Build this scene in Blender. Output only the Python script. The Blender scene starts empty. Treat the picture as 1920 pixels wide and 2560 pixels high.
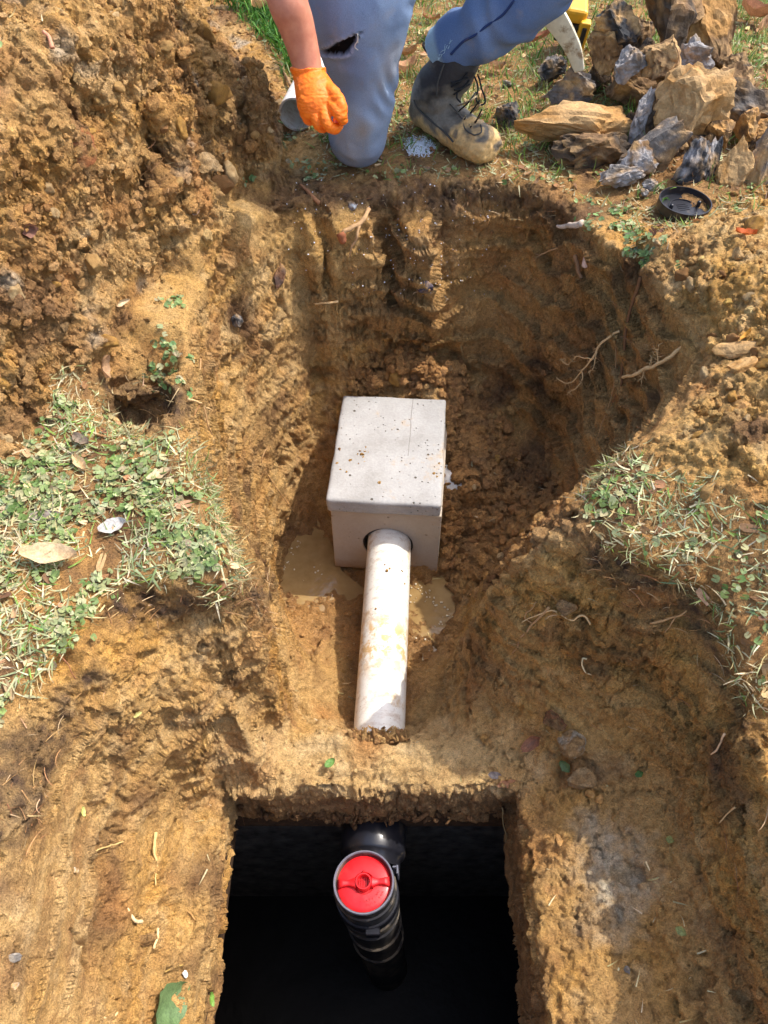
import bpy, bmesh, math, random
import numpy as np
from mathutils import Vector, Matrix, Euler
from mathutils.geometry import delaunay_2d_cdt
random.seed(7); rng = np.random.default_rng(7)
sc = bpy.context.scene; COL = sc.collection
# ------------------------------------------------------------------ camera, sky, sun
PITCH = math.radians(50); F = 2000.0; CAMH = 1.0
CP, SP = math.cos(PITCH), math.sin(PITCH)
cd = bpy.data.cameras.new('camera'); cam = bpy.data.objects.new('camera', cd); COL.objects.link(cam)
cam.location = (0, 0, CAMH); cam.rotation_euler = (math.pi/2 - PITCH, 0, 0)
cd.sensor_fit = 'VERTICAL'; cd.sensor_height = 24; cd.lens = 24*F/2560
cd.clip_start = .05; cd.clip_end = 300
sc.camera = cam
SUN_EL, SUN_AZ = math.radians(57), math.atan2(.93, .36)
w = bpy.data.worlds.new('World'); sc.world = w; w.use_nodes = True
nt = w.node_tree; bg = nt.nodes['Background']
sky = nt.nodes.new('ShaderNodeTexSky'); sky.sky_type = 'NISHITA'; sky.sun_disc = False
sky.sun_elevation = SUN_EL; sky.sun_rotation = SUN_AZ; sky.dust_density = 3; sky.ozone_density = .6
nt.links.new(sky.outputs[0], bg.inputs[0]); bg.inputs[1].default_value = .15
sl = bpy.data.lights.new('sun', 'SUN'); sl.energy = 2.0; sl.angle = math.radians(.55); sl.color = (1, .95, .87)
so = bpy.data.objects.new('sun', sl); COL.objects.link(so)
sdir = Vector((math.sin(SUN_AZ)*math.cos(SUN_EL), math.cos(SUN_AZ)*math.cos(SUN_EL), math.sin(SUN_EL)))
so.rotation_euler = sdir.to_track_quat('Z', 'Y').to_euler()
vs = sc.view_settings; vs.view_transform = 'Standard'; vs.look = 'None'; vs.gamma = 1; vs.use_curve_mapping = False
vs.exposure = 1.33
sc.render.engine = 'CYCLES'

# ------------------------------------------------------------------ helpers
def at(px, py, h):
    a = PITCH + math.atan((py-1280)/F); z = CAMH-h
    d = z*math.cos(a-PITCH)/math.sin(a)
    return ((px-960)*d/F, z/math.tan(a), h)
def atY(px, py, Y):
    a = PITCH + math.atan((py-1280)/F); return at(px, py, CAMH - Y*math.tan(a))
def proj(P):
    d = P[:, 1]*CP + (CAMH-P[:, 2])*SP; v = P[:, 1]*SP - (CAMH-P[:, 2])*CP
    d = np.maximum(d, .05)
    return 960+F*P[:, 0]/d, 1280-F*v/d, d
def depth_at(px, py, h):
    x, y, z = at(px, py, h); return y*CP + (CAMH-z)*SP
def lin(r, g, b):
    return tuple((c/255/12.92 if c/255 <= .04045 else ((c/255+.055)/1.055)**2.4) for c in (r, g, b))
_pr = np.random.default_rng(3); _pt = np.tile(_pr.permutation(1024).astype(np.int32), 4)
_g = np.random.default_rng(1).normal(size=(1024, 3)); _g /= np.linalg.norm(_g, axis=1)[:, None]; _g = _g.astype(np.float32)
def perlin(P, seed=0):
    P = np.asarray(P, np.float32)+np.float32((seed*7.31) % 91); i = np.floor(P); f = P-i; i = i.astype(np.int32) & 1023
    fx, fy, fz = (np.ascontiguousarray(f[:, c]) for c in range(3)); ux, uy, uz = (t*t*t*(t*(t*6-15)+10) for t in (fx, fy, fz))
    ix, iy, iz = (np.ascontiguousarray(i[:, c]) for c in range(3)); gx_, gy_, gz_ = (np.ascontiguousarray(_g[:, c]) for c in range(3))
    ox = []
    for dx in (0, 1):
        a = _pt[ix+dx]; oy = []
        for dy in (0, 1):
            b = _pt[a+iy+dy]; oz = []
            for dz in (0, 1):
                g = _pt[b+iz+dz]; oz.append(gx_[g]*(fx-dx)+gy_[g]*(fy-dy)+gz_[g]*(fz-dz))
            oy.append(oz[0]+uz*(oz[1]-oz[0]))
        ox.append(oy[0]+uy*(oy[1]-oy[0]))
    return (ox[0]+ux*(ox[1]-ox[0]))*1.6
def fbm(P, seed=0, o=3, gain=.5, bil=False):
    s = 0; a = 1; t = 0
    for k in range(o):
        n = perlin(P*(2.03**k)+k*17.3, seed+k); s = s + a*(np.abs(n) if bil else n); t += a; a *= gain
    return s/t
def worley(P, seed=0):
    """rounded lumps: 1 at a cell's heart, 0 between cells; and a random number per cell"""
    P = np.asarray(P, np.float32); b = np.floor(P-.5).astype(np.int32); best = np.full(len(P), 9., np.float32); rid = np.zeros(len(P), np.float32)
    px_, py_, pz_ = P[:, 0], P[:, 1], P[:, 2]
    for dx in (0, 1):
        a = _pt[(b[:, 0]+dx+seed) & 1023]; X = b[:, 0]+dx
        for dy in (0, 1):
            bb = _pt[a+((b[:, 1]+dy) & 1023)]; Y = b[:, 1]+dy
            for dz in (0, 1):
                h = _pt[bb+((b[:, 2]+dz) & 1023)]; g = _g[h]
                d = (px_-X-.5-g[:, 0]*.36)**2+(py_-Y-.5-g[:, 1]*.36)**2+(pz_-(b[:, 2]+dz)-.5-g[:, 2]*.36)**2
                m = d < best; best = np.where(m, d, best); rid = np.where(m, h/np.float32(1023), rid)
    return np.sqrt(np.clip(1-best*1.25, 0, 1)), rid
def mesh_from(name, V, Fc, smooth=True, col=None, attrs=None):
    """V (n,3), Fc (m,k) all faces with k corners, or a list of such arrays"""
    me = bpy.data.meshes.new(name); V = np.asarray(V, np.float32)
    L = Fc if isinstance(Fc, list) else [Fc]
    L = [np.asarray(f, np.int32) for f in L if len(f)]
    idx = np.concatenate([f.ravel() for f in L]); tot = np.concatenate([np.full(len(f), f.shape[1], np.int32) for f in L])
    me.vertices.add(len(V)); me.vertices.foreach_set('co', V.ravel())
    me.loops.add(len(idx)); me.loops.foreach_set('vertex_index', idx)
    me.polygons.add(len(tot)); me.polygons.foreach_set('loop_start', np.concatenate([[0], np.cumsum(tot)[:-1]]).astype(np.int32))
    me.update(calc_edges=True)
    me.polygons.foreach_set('use_smooth', np.full(len(tot), smooth))
    if col is not None:
        a = me.color_attributes.new('col', 'FLOAT_COLOR', 'POINT')
        c = np.ones((len(V), 4), np.float32); c[:, :3] = col; a.data.foreach_set('color', c.ravel())
    for k, v in (attrs or {}).items():
        a = me.attributes.new(k, 'FLOAT', 'POINT'); a.data.foreach_set('value', np.asarray(v, np.float32))
    me.validate(); return me
def ob(name, me, mat=None, parent=None, label=None, cat=None, group=None, kind=None, loc=None, rot=None, scale=None):
    o = bpy.data.objects.new(name, me); COL.objects.link(o)
    if mat is not None and me is not None:
        me.materials.clear(); me.materials.append(mat)
    if parent: o.parent = parent
    if loc is not None: o.location = loc
    if rot is not None: o.rotation_euler = rot
    if scale is not None: o.scale = scale if hasattr(scale, '__len__') else (scale,)*3
    for k, v in (('label', label), ('category', cat), ('group', group), ('kind', kind)):
        if v: o[k] = v
    return o
def bmesh_mesh(name, bm, smooth=True):
    me = bpy.data.meshes.new(name); bm.to_mesh(me); bm.free()
    me.polygons.foreach_set('use_smooth', [smooth]*len(me.polygons)); return me
def mverts(me):
    a = np.empty(len(me.vertices)*3, np.float32); me.vertices.foreach_get('co', a); return a.reshape(-1, 3)
def mnorms(me):
    a = np.empty(len(me.vertices)*3, np.float32); me.vertices.foreach_get('normal', a); return a.reshape(-1, 3)
def setv(me, V): me.vertices.foreach_set('co', np.asarray(V, np.float32).ravel()); me.update()
def setcol(me, C):
    a = me.color_attributes.new('col', 'FLOAT_COLOR', 'POINT'); c = np.ones((len(me.vertices), 4), np.float32); c[:, :3] = C
    a.data.foreach_set('color', c.ravel())
def ico(sub):
    bm = bmesh.new(); bmesh.ops.create_icosphere(bm, subdivisions=sub, radius=1)
    V = np.array([v.co[:] for v in bm.verts], np.float32); Fc = np.array([[v.index for v in f.verts] for f in bm.faces], np.int32)
    bm.free(); return V, Fc
ICO = {k: ico(k) for k in (1, 2, 3, 4, 5)}
def tube(path, rad, n=16, cap=True, ell=None, up=(0, 0, 1)):
    """loft of circles along a path; rad scalar or list; ell: list of (a,b) multipliers. returns V,[quads,tris]"""
    P = np.asarray(path, float); m = len(P); R = np.full(m, rad) if np.isscalar(rad) else np.asarray(rad, float)
    T = np.gradient(P, axis=0); T /= np.linalg.norm(T, axis=1)[:, None]+1e-12
    V = []; u = np.cross(up, T[0]);
    if np.linalg.norm(u) < 1e-3: u = np.cross((1, 0, 0), T[0])
    u /= np.linalg.norm(u)
    an = np.linspace(0, 2*math.pi, n, endpoint=False)
    for i in range(m):
        u = u-T[i]*np.dot(u, T[i]); u /= np.linalg.norm(u)+1e-12; v = np.cross(T[i], u)
        ea, eb = ell[i] if ell is not None else (1, 1)
        V.append(P[i]+R[i]*(np.cos(an)[:, None]*u*ea+np.sin(an)[:, None]*v*eb))
    V = np.concatenate(V); q = []
    for i in range(m-1):
        a = i*n+np.arange(n); b = i*n+(np.arange(n)+1) % n
        q.append(np.stack([a, b, b+n, a+n], 1))
    q = np.concatenate(q); t = np.zeros((0, 3), int)
    if cap:
        V = np.vstack([V, P[0], P[-1]]); c0, c1 = len(V)-2, len(V)-1
        a = np.arange(n); b = (a+1) % n
        t = np.vstack([np.stack([b, a, np.full(n, c0)], 1), np.stack([(m-1)*n+a, (m-1)*n+b, np.full(n, c1)], 1)])
    return V, q, t
def join(parts):
    Vs, Q, T = [], [], []; o = 0
    for V, q, t in parts:
        Vs.append(V); Q.append(q+o) if len(q) else None; T.append(t+o) if len(t) else None; o += len(V)
    return np.vstack(Vs), [np.concatenate(x) for x in (Q, T) if x]
def smooth_path(P, n=8):
    P = np.asarray(P, float); out = []
    for i in range(len(P)-1):
        p0 = P[max(i-1, 0)]; p1 = P[i]; p2 = P[i+1]; p3 = P[min(i+2, len(P)-1)]
        for t in np.linspace(0, 1, n, endpoint=False):
            out.append(.5*((2*p1)+(-p0+p2)*t+(2*p0-5*p1+4*p2-p3)*t*t+(-p0+3*p1-3*p2+p3)*t**3))
    out.append(P[-1]); return np.array(out)
def evaluated(me, mods):
    o = bpy.data.objects.new('tmp', me); COL.objects.link(o)
    for ty, kw in mods:
        m = o.modifiers.new('m', ty)
        for k, v in kw.items(): setattr(m, k, v)
    dg = bpy.context.evaluated_depsgraph_get(); e = o.evaluated_get(dg)
    r = bpy.data.meshes.new_from_object(e, depsgraph=dg); bpy.data.objects.remove(o); return r
def remesh(parts, voxel, it=4):
    V, Fl = join(parts); me = mesh_from('tmp', V, Fl)
    r = evaluated(me, [('REMESH', dict(mode='VOXEL', voxel_size=voxel)), ('SMOOTH', dict(factor=.5, iterations=it))])
    r.polygons.foreach_set('use_smooth', [True]*len(r.polygons)); return r
def lathe(prof, n=48):
    """prof: list of (r,z), closed when first==last. returns V, quads, tris"""
    pr = np.asarray(prof, float); m = len(pr); an = np.linspace(0, 2*math.pi, n, endpoint=False)
    V = np.concatenate([np.stack([r*np.cos(an), r*np.sin(an), np.full(n, z)], 1) for r, z in pr]); q = []
    for i in range(m-1):
        a = i*n+np.arange(n); b = i*n+(np.arange(n)+1) % n; q.append(np.stack([a, b, b+n, a+n], 1))
    return V, np.concatenate(q), np.zeros((0, 3), int)
def box(sx, sy, sz, c=(0, 0, 0)):
    V = np.array([(x, y, z) for x in (-.5, .5) for y in (-.5, .5) for z in (-.5, .5)])*(sx, sy, sz)+c
    q = np.array([(0, 1, 3, 2), (4, 6, 7, 5), (0, 4, 5, 1), (2, 3, 7, 6), (0, 2, 6, 4), (1, 5, 7, 3)]); return V, q, np.zeros((0, 3), int)
def xf(part, M):
    V, q, t = part; V = np.asarray(V); M = np.array(M); return V@M[:3, :3].T+M[:3, 3], q, t

# ------------------------------------------------------------------ materials
class NT:
    def __init__(s, name):
        s.m = bpy.data.materials.new(name); s.m.use_nodes = True; s.t = s.m.node_tree; s.b = s.t.nodes['Principled BSDF']
        s.tc = s.n('ShaderNodeTexCoord')
    def n(s, ty, **kw):
        x = s.t.nodes.new(ty)
        for k, v in kw.items(): setattr(x, k, v)
        return x
    def l(s, a, b): s.t.links.new(a, b)
    def noise(s, scale, detail=4, rough=.55, co='Object', vec=None, stretch=None):
        x = s.n('ShaderNodeTexNoise'); x.inputs['Scale'].default_value = scale; x.inputs['Detail'].default_value = detail
        x.inputs['Roughness'].default_value = rough; src = vec or s.tc.outputs[co]
        if stretch:
            mp = s.n('ShaderNodeMapping'); mp.inputs['Scale'].default_value = stretch; s.l(src, mp.inputs[0]); src = mp.outputs[0]
        s.l(src, x.inputs['Vector']); return x.outputs[0]
    def ramp(s, fac, stops):
        r = s.n('ShaderNodeValToRGB'); e = r.color_ramp.elements
        while len(e) < len(stops): e.new(.5)
        for i, (p, c) in enumerate(stops):
            e[i].position = p; e[i].color = (*c, 1) if hasattr(c, '__len__') else (c, c, c, 1)
        s.l(fac, r.inputs[0]); return r.outputs[0]
    def mix(s, fac, a, b, mode='MIX'):
        x = s.n('ShaderNodeMix', data_type='RGBA', blend_type=mode)
        for sock, v in ((x.inputs[0], fac), (x.inputs[6], a), (x.inputs[7], b)):
            if hasattr(v, 'is_linked') or hasattr(v, 'links'): s.l(v, sock)
            elif hasattr(v, '__len__'): sock.default_value = (*v, 1) if len(v) == 3 else v
            else: sock.default_value = v if sock == x.inputs[0] else (v, v, v, 1)
        return x.outputs[2]
    def attr(s, name, out=0): x = s.n('ShaderNodeAttribute', attribute_name=name); return x.outputs[out]
    def math(s, op, a, b=0):
        x = s.n('ShaderNodeMath', operation=op)
        for sock, v in ((x.inputs[0], a), (x.inputs[1], b)):
            if hasattr(v, 'links'): s.l(v, sock)
            else: sock.default_value = v
        return x.outputs[0]
    def bump(s, h, dist, strength=1, prev=None):
        b = s.n('ShaderNodeBump'); b.inputs['Distance'].default_value = dist; b.inputs['Strength'].default_value = strength
        s.l(h, b.inputs['Height'])
        if prev: s.l(prev, b.inputs['Normal'])
        s.l(b.outputs[0], s.b.inputs['Normal']); return b.outputs[0]
    def color(s, c):
        if hasattr(c, 'links'): s.l(c, s.b.inputs['Base Color'])
        else: s.b.inputs['Base Color'].default_value = (*c, 1)
    def rough(s, r, spec=.5):
        if hasattr(r, 'links'): s.l(r, s.b.inputs['Roughness'])
        else: s.b.inputs['Roughness'].default_value = r
        s.b.inputs['Specular IOR Level'].default_value = spec

def mat_soil():
    k = NT('soil'); c = k.attr('col')
    n1 = k.noise(380, 5, .7); n2 = k.noise(85, 5, .65); n3 = k.noise(1300, 2, .5)
    vo = k.n('ShaderNodeTexVoronoi'); vo.inputs['Scale'].default_value = 150; wv_ = k.n('ShaderNodeVectorMath', operation='ADD'); nn = k.n('ShaderNodeTexNoise'); nn.inputs['Scale'].default_value = 120
    sc2 = k.n('ShaderNodeVectorMath', operation='SCALE'); sc2.inputs['Scale'].default_value = .012; k.l(k.tc.outputs['Object'], nn.inputs['Vector']); k.l(nn.outputs[1], sc2.inputs[0]); k.l(k.tc.outputs['Object'], wv_.inputs[0]); k.l(sc2.outputs[0], wv_.inputs[1]); k.l(wv_.outputs[0], vo.inputs['Vector'])
    c = k.mix(1, c, k.ramp(n1, [(.3, .62), (.5, 1.), (.7, 1.35)]), 'MULTIPLY')
    c = k.mix(1, c, k.ramp(n2, [(.3, (.74, .70, .64)), (.5, (1, 1, 1)), (.7, (1.2, 1.22, 1.26))]), 'MULTIPLY')
    k.color(c)
    wet = k.attr('wet', 2)
    r = k.math('SUBTRACT', .92, k.math('MULTIPLY', wet, .55)); k.rough(r, .35)
    lump = k.math('SUBTRACT', 1, vo.outputs['Distance'])
    h = k.math('ADD', k.math('MULTIPLY', n1, 1.0), k.math('MULTIPLY', n3, .3)); h = k.math('ADD', h, k.math('MULTIPLY', lump, .45))
    b = k.bump(h, .008, 1.); k.bump(n2, .012, .9, b); return k.m
def mat_leaf(name='foliage', rough=.55, trans=.25):
    k = NT(name); c = k.attr('col'); n1 = k.noise(300, 3)
    c = k.mix(1, c, k.ramp(n1, [(.3, .75), (.7, 1.25)]), 'MULTIPLY'); k.color(c); k.rough(rough, .3)
    tr = k.n('ShaderNodeBsdfTranslucent'); k.l(c, tr.inputs[0]); ms = k.n('ShaderNodeMixShader'); ms.inputs[0].default_value = trans
    k.l(k.b.outputs[0], ms.inputs[1]); k.l(tr.outputs[0], ms.inputs[2]); k.l(ms.outputs[0], k.t.nodes['Material Output'].inputs[0])
    return k.m
def mat_concrete(body=False):
    k = NT('muddy_precast_concrete' if body else 'precast_concrete'); n1 = k.noise(9, 6, .6); n2 = k.noise(160, 4, .7); v = k.n('ShaderNodeTexVoronoi'); v.inputs['Scale'].default_value = 75
    k.l(k.tc.outputs['Object'], v.inputs['Vector'])
    big = k.n('ShaderNodeTexVoronoi'); big.inputs['Scale'].default_value = 22; k.l(k.tc.outputs['Object'], big.inputs['Vector'])
    c = k.ramp(n1, [(.25, lin(142, 139, 134)), (.5, lin(163, 161, 158)), (.8, lin(177, 176, 174))])
    c = k.mix(1, c, k.ramp(n2, [(.3, .88), (.7, 1.08)]), 'MULTIPLY')
    pit = k.mix(1, k.ramp(v.outputs['Distance'], [(.10, 1.), (.17, 0.)]), k.ramp(k.noise(14, 2), [(.46, 0.), (.6, 1.)]), 'MULTIPLY')
    pit2 = k.ramp(big.outputs['Distance'], [(.06, 1.), (.085, 0.)])
    pits = k.mix(1, pit, pit2, 'LIGHTEN'); pass
    c = k.mix(pits, c, lin(95, 88, 78))
    stain = k.ramp(k.noise(11, 5, .7), [(.6, 0.), (.72, .55)])
    c = k.mix(stain, c, lin(176, 146, 102))
    if body:
        c = k.mix(.55, c, lin(186, 164, 134)); bz = k.n('ShaderNodeSeparateXYZ'); k.l(k.tc.outputs['Object'], bz.inputs[0]); zz_ = k.math('ADD', bz.outputs[2], k.math('MULTIPLY', k.noise(26, 5, .7), -.06)); c = k.mix(k.ramp(k.math('MULTIPLY', k.math('ADD', zz_, .05), 5), [(.10, .9), (.30, 0.)]), c, lin(150, 112, 70))
    sx = k.n('ShaderNodeSeparateXYZ'); k.l(k.tc.outputs['Object'], sx.inputs[0]); ln = k.math('ABSOLUTE', k.math('SUBTRACT', k.math('ADD', sx.outputs[0], k.math('MULTIPLY', k.noise(30, 3), .006)), .055))
    crk = k.math('MULTIPLY', k.math('LESS_THAN', ln, .0011), k.math('GREATER_THAN', sx.outputs[1], -.03)); c = k.mix(k.math('MULTIPLY', crk, .6), c, lin(110, 104, 100))
    k.color(c); k.rough(.88, .3)
    b = k.bump(pits, -.003, .9); k.bump(n2, .0012, .7, b); return k.m
def mat_pvc():
    k = NT('white_pvc'); n1 = k.noise(14, 6, .7, stretch=(1.6, .5, 1)); n2 = k.noise(60, 5, .7, stretch=(1, .25, 1)); n3 = k.noise(260, 3)
    c = k.mix(k.ramp(n1, [(.54, 0.), (.66, .75)]), lin(228, 225, 215), lin(196, 162, 110))
    c = k.mix(k.ramp(n2, [(.50, 0.), (.68, .55)]), c, lin(170, 140, 110))
    sz = k.n('ShaderNodeSeparateXYZ'); k.l(k.tc.outputs['Object'], sz.inputs[0]); wn = k.ramp(sz.outputs[2], [(.22, 0.), (.30, 1.), (.36, 1.), (.42, 0.)])
    c = k.mix(k.math('MULTIPLY', wn, k.ramp(k.noise(38, 5, .7), [(.46, 0.), (.56, .85)])), c, lin(200, 160, 96))
    spots = k.ramp(n3, [(.66, 0.), (.70, .8)]); c = k.mix(spots, c, lin(130, 95, 60))
    k.color(c); k.rough(k.ramp(n1, [(.45, .3), (.7, .7)]), .5); k.bump(n3, .0006, .5); return k.m
def mat_plain(name, c, rough=.5, spec=.5, metal=0, var=.15, scale=60, bump=.001, stain=None, stain_at=.6):
    k = NT(name); n1 = k.noise(scale, 5, .6)
    cc = k.mix(1, c, k.ramp(n1, [(.3, 1-var), (.7, 1+var)]), 'MULTIPLY')
    if stain: cc = k.mix(k.ramp(k.noise(scale*.4, 5, .7), [(stain_at, 0.), (stain_at+.1, .85)]), cc, stain)
    k.color(cc); k.rough(rough, spec); k.b.inputs['Metallic'].default_value = metal
    if bump: k.bump(n1, bump, .8)
    return k.m
def mat_denim():
    k = NT('denim'); c = k.attr('col'); n1 = k.noise(700, 2, .6); n2 = k.noise(22, 5, .6)
    wv = k.n('ShaderNodeTexWave', wave_type='BANDS', bands_direction='DIAGONAL'); wv.inputs['Scale'].default_value = 260; wv.inputs['Distortion'].default_value = 1.5
    k.l(k.tc.outputs['Object'], wv.inputs['Vector'])
    c = k.mix(1, c, k.ramp(n1, [(.3, .8), (.7, 1.22)]), 'MULTIPLY')
    c = k.mix(.35, c, k.ramp(wv.outputs[1], [(.2, .8), (.8, 1.2)]), 'MULTIPLY')
    c = k.mix(k.ramp(n2, [(.58, 0.), (.75, .35)]), c, lin(150, 140, 130)); k.color(c); k.rough(.9, .2)
    k.bump(n1, .0008, .7); return k.m
M_SOIL = mat_soil(); M_LEAF = mat_leaf(); M_DRY = mat_leaf('dry_leaf', .7, .15); M_CONC = mat_concrete(); M_CONC2 = mat_concrete(True); M_PVC = mat_pvc()
def vcol_mat(name, rough=.85, spec=.3, scale=120, bump=.003, lo=.75, hi=1.25):
    k = NT(name); c = k.attr('col'); n1 = k.noise(scale, 5, .65)
    k.color(k.mix(1, c, k.ramp(n1, [(.3, lo), (.7, hi)]), 'MULTIPLY')); k.rough(rough, spec)
    if bump: k.bump(n1, bump, .9)
    return k.m
M_ROCK = vcol_mat('rough_stone', .8, .35, 150, .004)
M_ROOT = vcol_mat('root_bark', .85, .2, 400, .001)

# ------------------------------------------------------------------ the terrain's shape: (pixel x, pixel y, height) laid on the ground as breaklines
LINES = [
 # far rim, its foot
 [(800,600,-.06),(900,600,-.072),(980,605,-.075),(1080,600,-.07)],
 [(560,620,.02),(620,560,.02),(700,520,.01),(800,492,0),(900,488,-.01),(1000,470,-.01),(1150,452,0),(1250,448,0),(1400,492,-.02),(1440,530,-.02)],
 [(1440,530,-.02),(1500,600,0),(1600,680,.0),(1700,780,0),(1745,860,0),(1735,960,0),(1630,1070,0),(1540,1150,0),(1490,1230,0),(1490,1290,-.03)],
 [(830,870,-.39),(900,870,-.39),(980,858,-.385),(1060,875,-.40),(1130,905,-.46),(1200,955,-.54),(1290,1045,-.58),(1370,1140,-.6),(1400,1200,-.6),(1420,1260,-.58),(1440,1295,-.52)],
 # left wall: rim and foot
 [(560,620,.02),(505,690,.01),(480,780,.0),(470,880,0),(475,980,-.01),(460,1060,0),(480,1180,0),(520,1260,-.01),(555,1340,-.02),(572,1420,-.03)],
 [(828,872,-.39),(800,960,-.5),(775,1080,-.6),(745,1220,-.72),(725,1330,-.79),(700,1430,-.81),(700,1500,-.80),(740,1590,-.77),(800,1680,-.74),(850,1780,-.73)],
 # pit floor: pile behind the box, along its sides
 [(850,985,-.52),(930,975,-.515),(1030,975,-.515),(1140,985,-.52)],[(900,930,-.46),(980,920,-.45),(1060,945,-.465),(1150,1000,-.54),(1180,1080,-.57),(1172,1160,-.595),(1172,1230,-.625),(1160,1350,-.74)],[(1210,1200,-.60),(1230,1130,-.58)],
 [(1300,1180,-.62),(1290,1300,-.66),(1200,1390,-.74)],
 [(790,1290,-.80),(780,1400,-.815),(800,1450,-.82),(900,1490,-.80),(1100,1470,-.82),(1130,1550,-.82),(1060,1600,-.81),(1080,1660,-.78),(1100,1700,-.75)],
 [(1050,1780,-.735),(1040,1700,-.76)],[(900,1600,-.79),(880,1750,-.745)],
 # headland face on the left
 [(572,1420,-.03),(545,1480,-.05),(430,1440,-.04),(330,1440,-.03),(270,1480,-.03),(180,1560,-.02),(110,1640,-.02),(20,1740,-.02),(-150,1850,-.02)],
 [(640,1440,-.2),(665,1520,-.36),(672,1580,-.48),(640,1620,-.45)],
 [(600,1650,-.27),(575,1600,-.20),(560,1560,-.15),(420,1570,-.13),(320,1620,-.10),(180,1740,-.07),(60,1880,-.07)],
 [(672,1580,-.52),(700,1660,-.60),(730,1760,-.64)],
 [(560,1720,-.28),(510,1700,-.22),(430,1780,-.25),(300,1850,-.22),(235,1950,-.24),(205,2100,-.27),(225,2300,-.32),(240,2400,-.36),(235,2560,-.38),(230,2800,-.40)],
 [(100,2000,-.10),(60,2200,-.13),(50,2400,-.16),(40,2600,-.18)],
 [(-200,2000,-.02),(-300,2400,-.02),(-300,2800,-.02)],
 # ridge over the tank outlet
 [(560,1800,-.38),(640,1810,-.53),(760,1835,-.55),(880,1845,-.56),(1010,1852,-.56),(1150,1840,-.55),(1240,1820,-.53),(1300,1830,-.51)],
 [(800,1800,-.66),(870,1808,-.72),(960,1815,-.73),(1030,1808,-.72),(1100,1790,-.64)],
 # spur on the right
 [(1490,1300,-.05),(1440,1345,-.05),(1370,1370,-.08),(1300,1400,-.13),(1235,1450,-.21),(1200,1510,-.32),(1185,1600,-.44),(1195,1700,-.50),(1230,1780,-.54)],
 [(1440,1295,-.52),(1370,1335,-.60),(1300,1370,-.66),(1230,1430,-.71),(1180,1500,-.74),(1150,1600,-.75),(1120,1680,-.74),(1100,1760,-.72)],
 # right grass rim, wall, foot
 [(1490,1290,-.03),(1540,1340,-.03),(1620,1400,-.04),(1720,1440,-.05),(1800,1480,-.06),(1840,1560,-.08),(1860,1660,-.10),(1895,1740,-.12),(2000,1900,-.13),(2200,2300,-.13)],
 [(1480,1400,-.085),(1600,1490,-.12),(1690,1560,-.165),(1755,1660,-.20),(1800,1760,-.22),(1880,1900,-.25),(1980,2100,-.27)],
 [(1330,1500,-.21),(1350,1580,-.28),(1400,1640,-.33),(1480,1710,-.37),(1560,1790,-.40),(1640,1880,-.42),(1700,1960,-.43)],
 [(1300,1760,-.47),(1400,1800,-.46),(1480,1850,-.46),(1570,1920,-.47),(1650,1990,-.48),(1700,2070,-.47),(1740,2200,-.46),(1800,2350,-.46),(1850,2470,-.46),(1900,2600,-.46),(2000,2900,-.46)],
 [(1500,2000,-.53),(1560,2150,-.53),(1620,2350,-.53),(1650,2560,-.53)],
 # spoil heap
 [(-200,1300,.01),(0,1150,.02),(110,1010,.03),(240,860,.03),(360,720,.03),(450,600,.035),(560,500,.035),(640,420,.03),(680,360,.015),(740,330,.0)],
 [(0,960,.10),(120,860,.11),(260,700,.12),(380,540,.12),(500,420,.12),(580,340,.10),(600,300,.10)],
 [(-100,800,.22),(60,640,.26),(200,500,.27),(350,380,.26),(470,280,.26),(570,200,.25),(615,185,.22)],
 [(-150,500,.42),(60,360,.40),(240,240,.40),(400,130,.40),(520,70,.38)],
 [(-100,200,.50),(100,100,.50),(300,30,.48),(440,-40,.47),(530,0,.42),(588,50,.37),(622,100,.32),(638,150,.24),(645,215,.14),(645,290,.03)],
 # lawn beyond, right lawn
 [(760,330,.02),(900,400,.01),(1000,380,.0),(1200,400,.0),(1350,430,0)],
 [(800,100,0),(1100,50,0),(1250,150,0),(1250,300,0)],
 [(1400,420,.0),(1560,470,-.01),(1700,560,0),(1560,560,0)],
 [(1340,300,.01),(1500,200,.05),(1600,150,.10),(1750,120,.11),(1900,180,.06)],
 [(1700,460,.02),(1800,470,.02),(1900,500,.02)],
 [(1580,620,.03),(1680,600,.07),(1800,570,.09),(1920,540,.09),(2100,520,.08)],
 [(1700,720,.05),(1800,700,.10),(1920,700,.13),(2100,700,.13)],
 [(1800,900,.04),(1860,930,.07),(2000,900,.12)],
 [(1640,1120,.02),(1750,1060,.06),(1850,1050,.09),(2000,1050,.12)],
 [(1700,1220,.02),(1800,1230,.04),(1930,1210,.05)],
 [(1560,1250,0),(1700,1330,-.01),(1850,1400,-.03),(2000,1500,-.03)],
 # left grass
 [(-100,1300,0),(200,1250,0),(400,1300,0),(380,1120,0)],[(100,1450,0),(-50,1550,0)],
 # notch in the left bank
 [(250,960,.01),(300,935,.015),(400,945,.015),(455,985,.01)],
 [(285,985,-.05),(350,985,-.10),(410,1000,-.10)],
 [(275,1040,-.07),(330,1060,-.10),(400,1060,-.10)],
 [(270,1100,0),(350,1105,0),(430,1095,0)],
]
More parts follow.
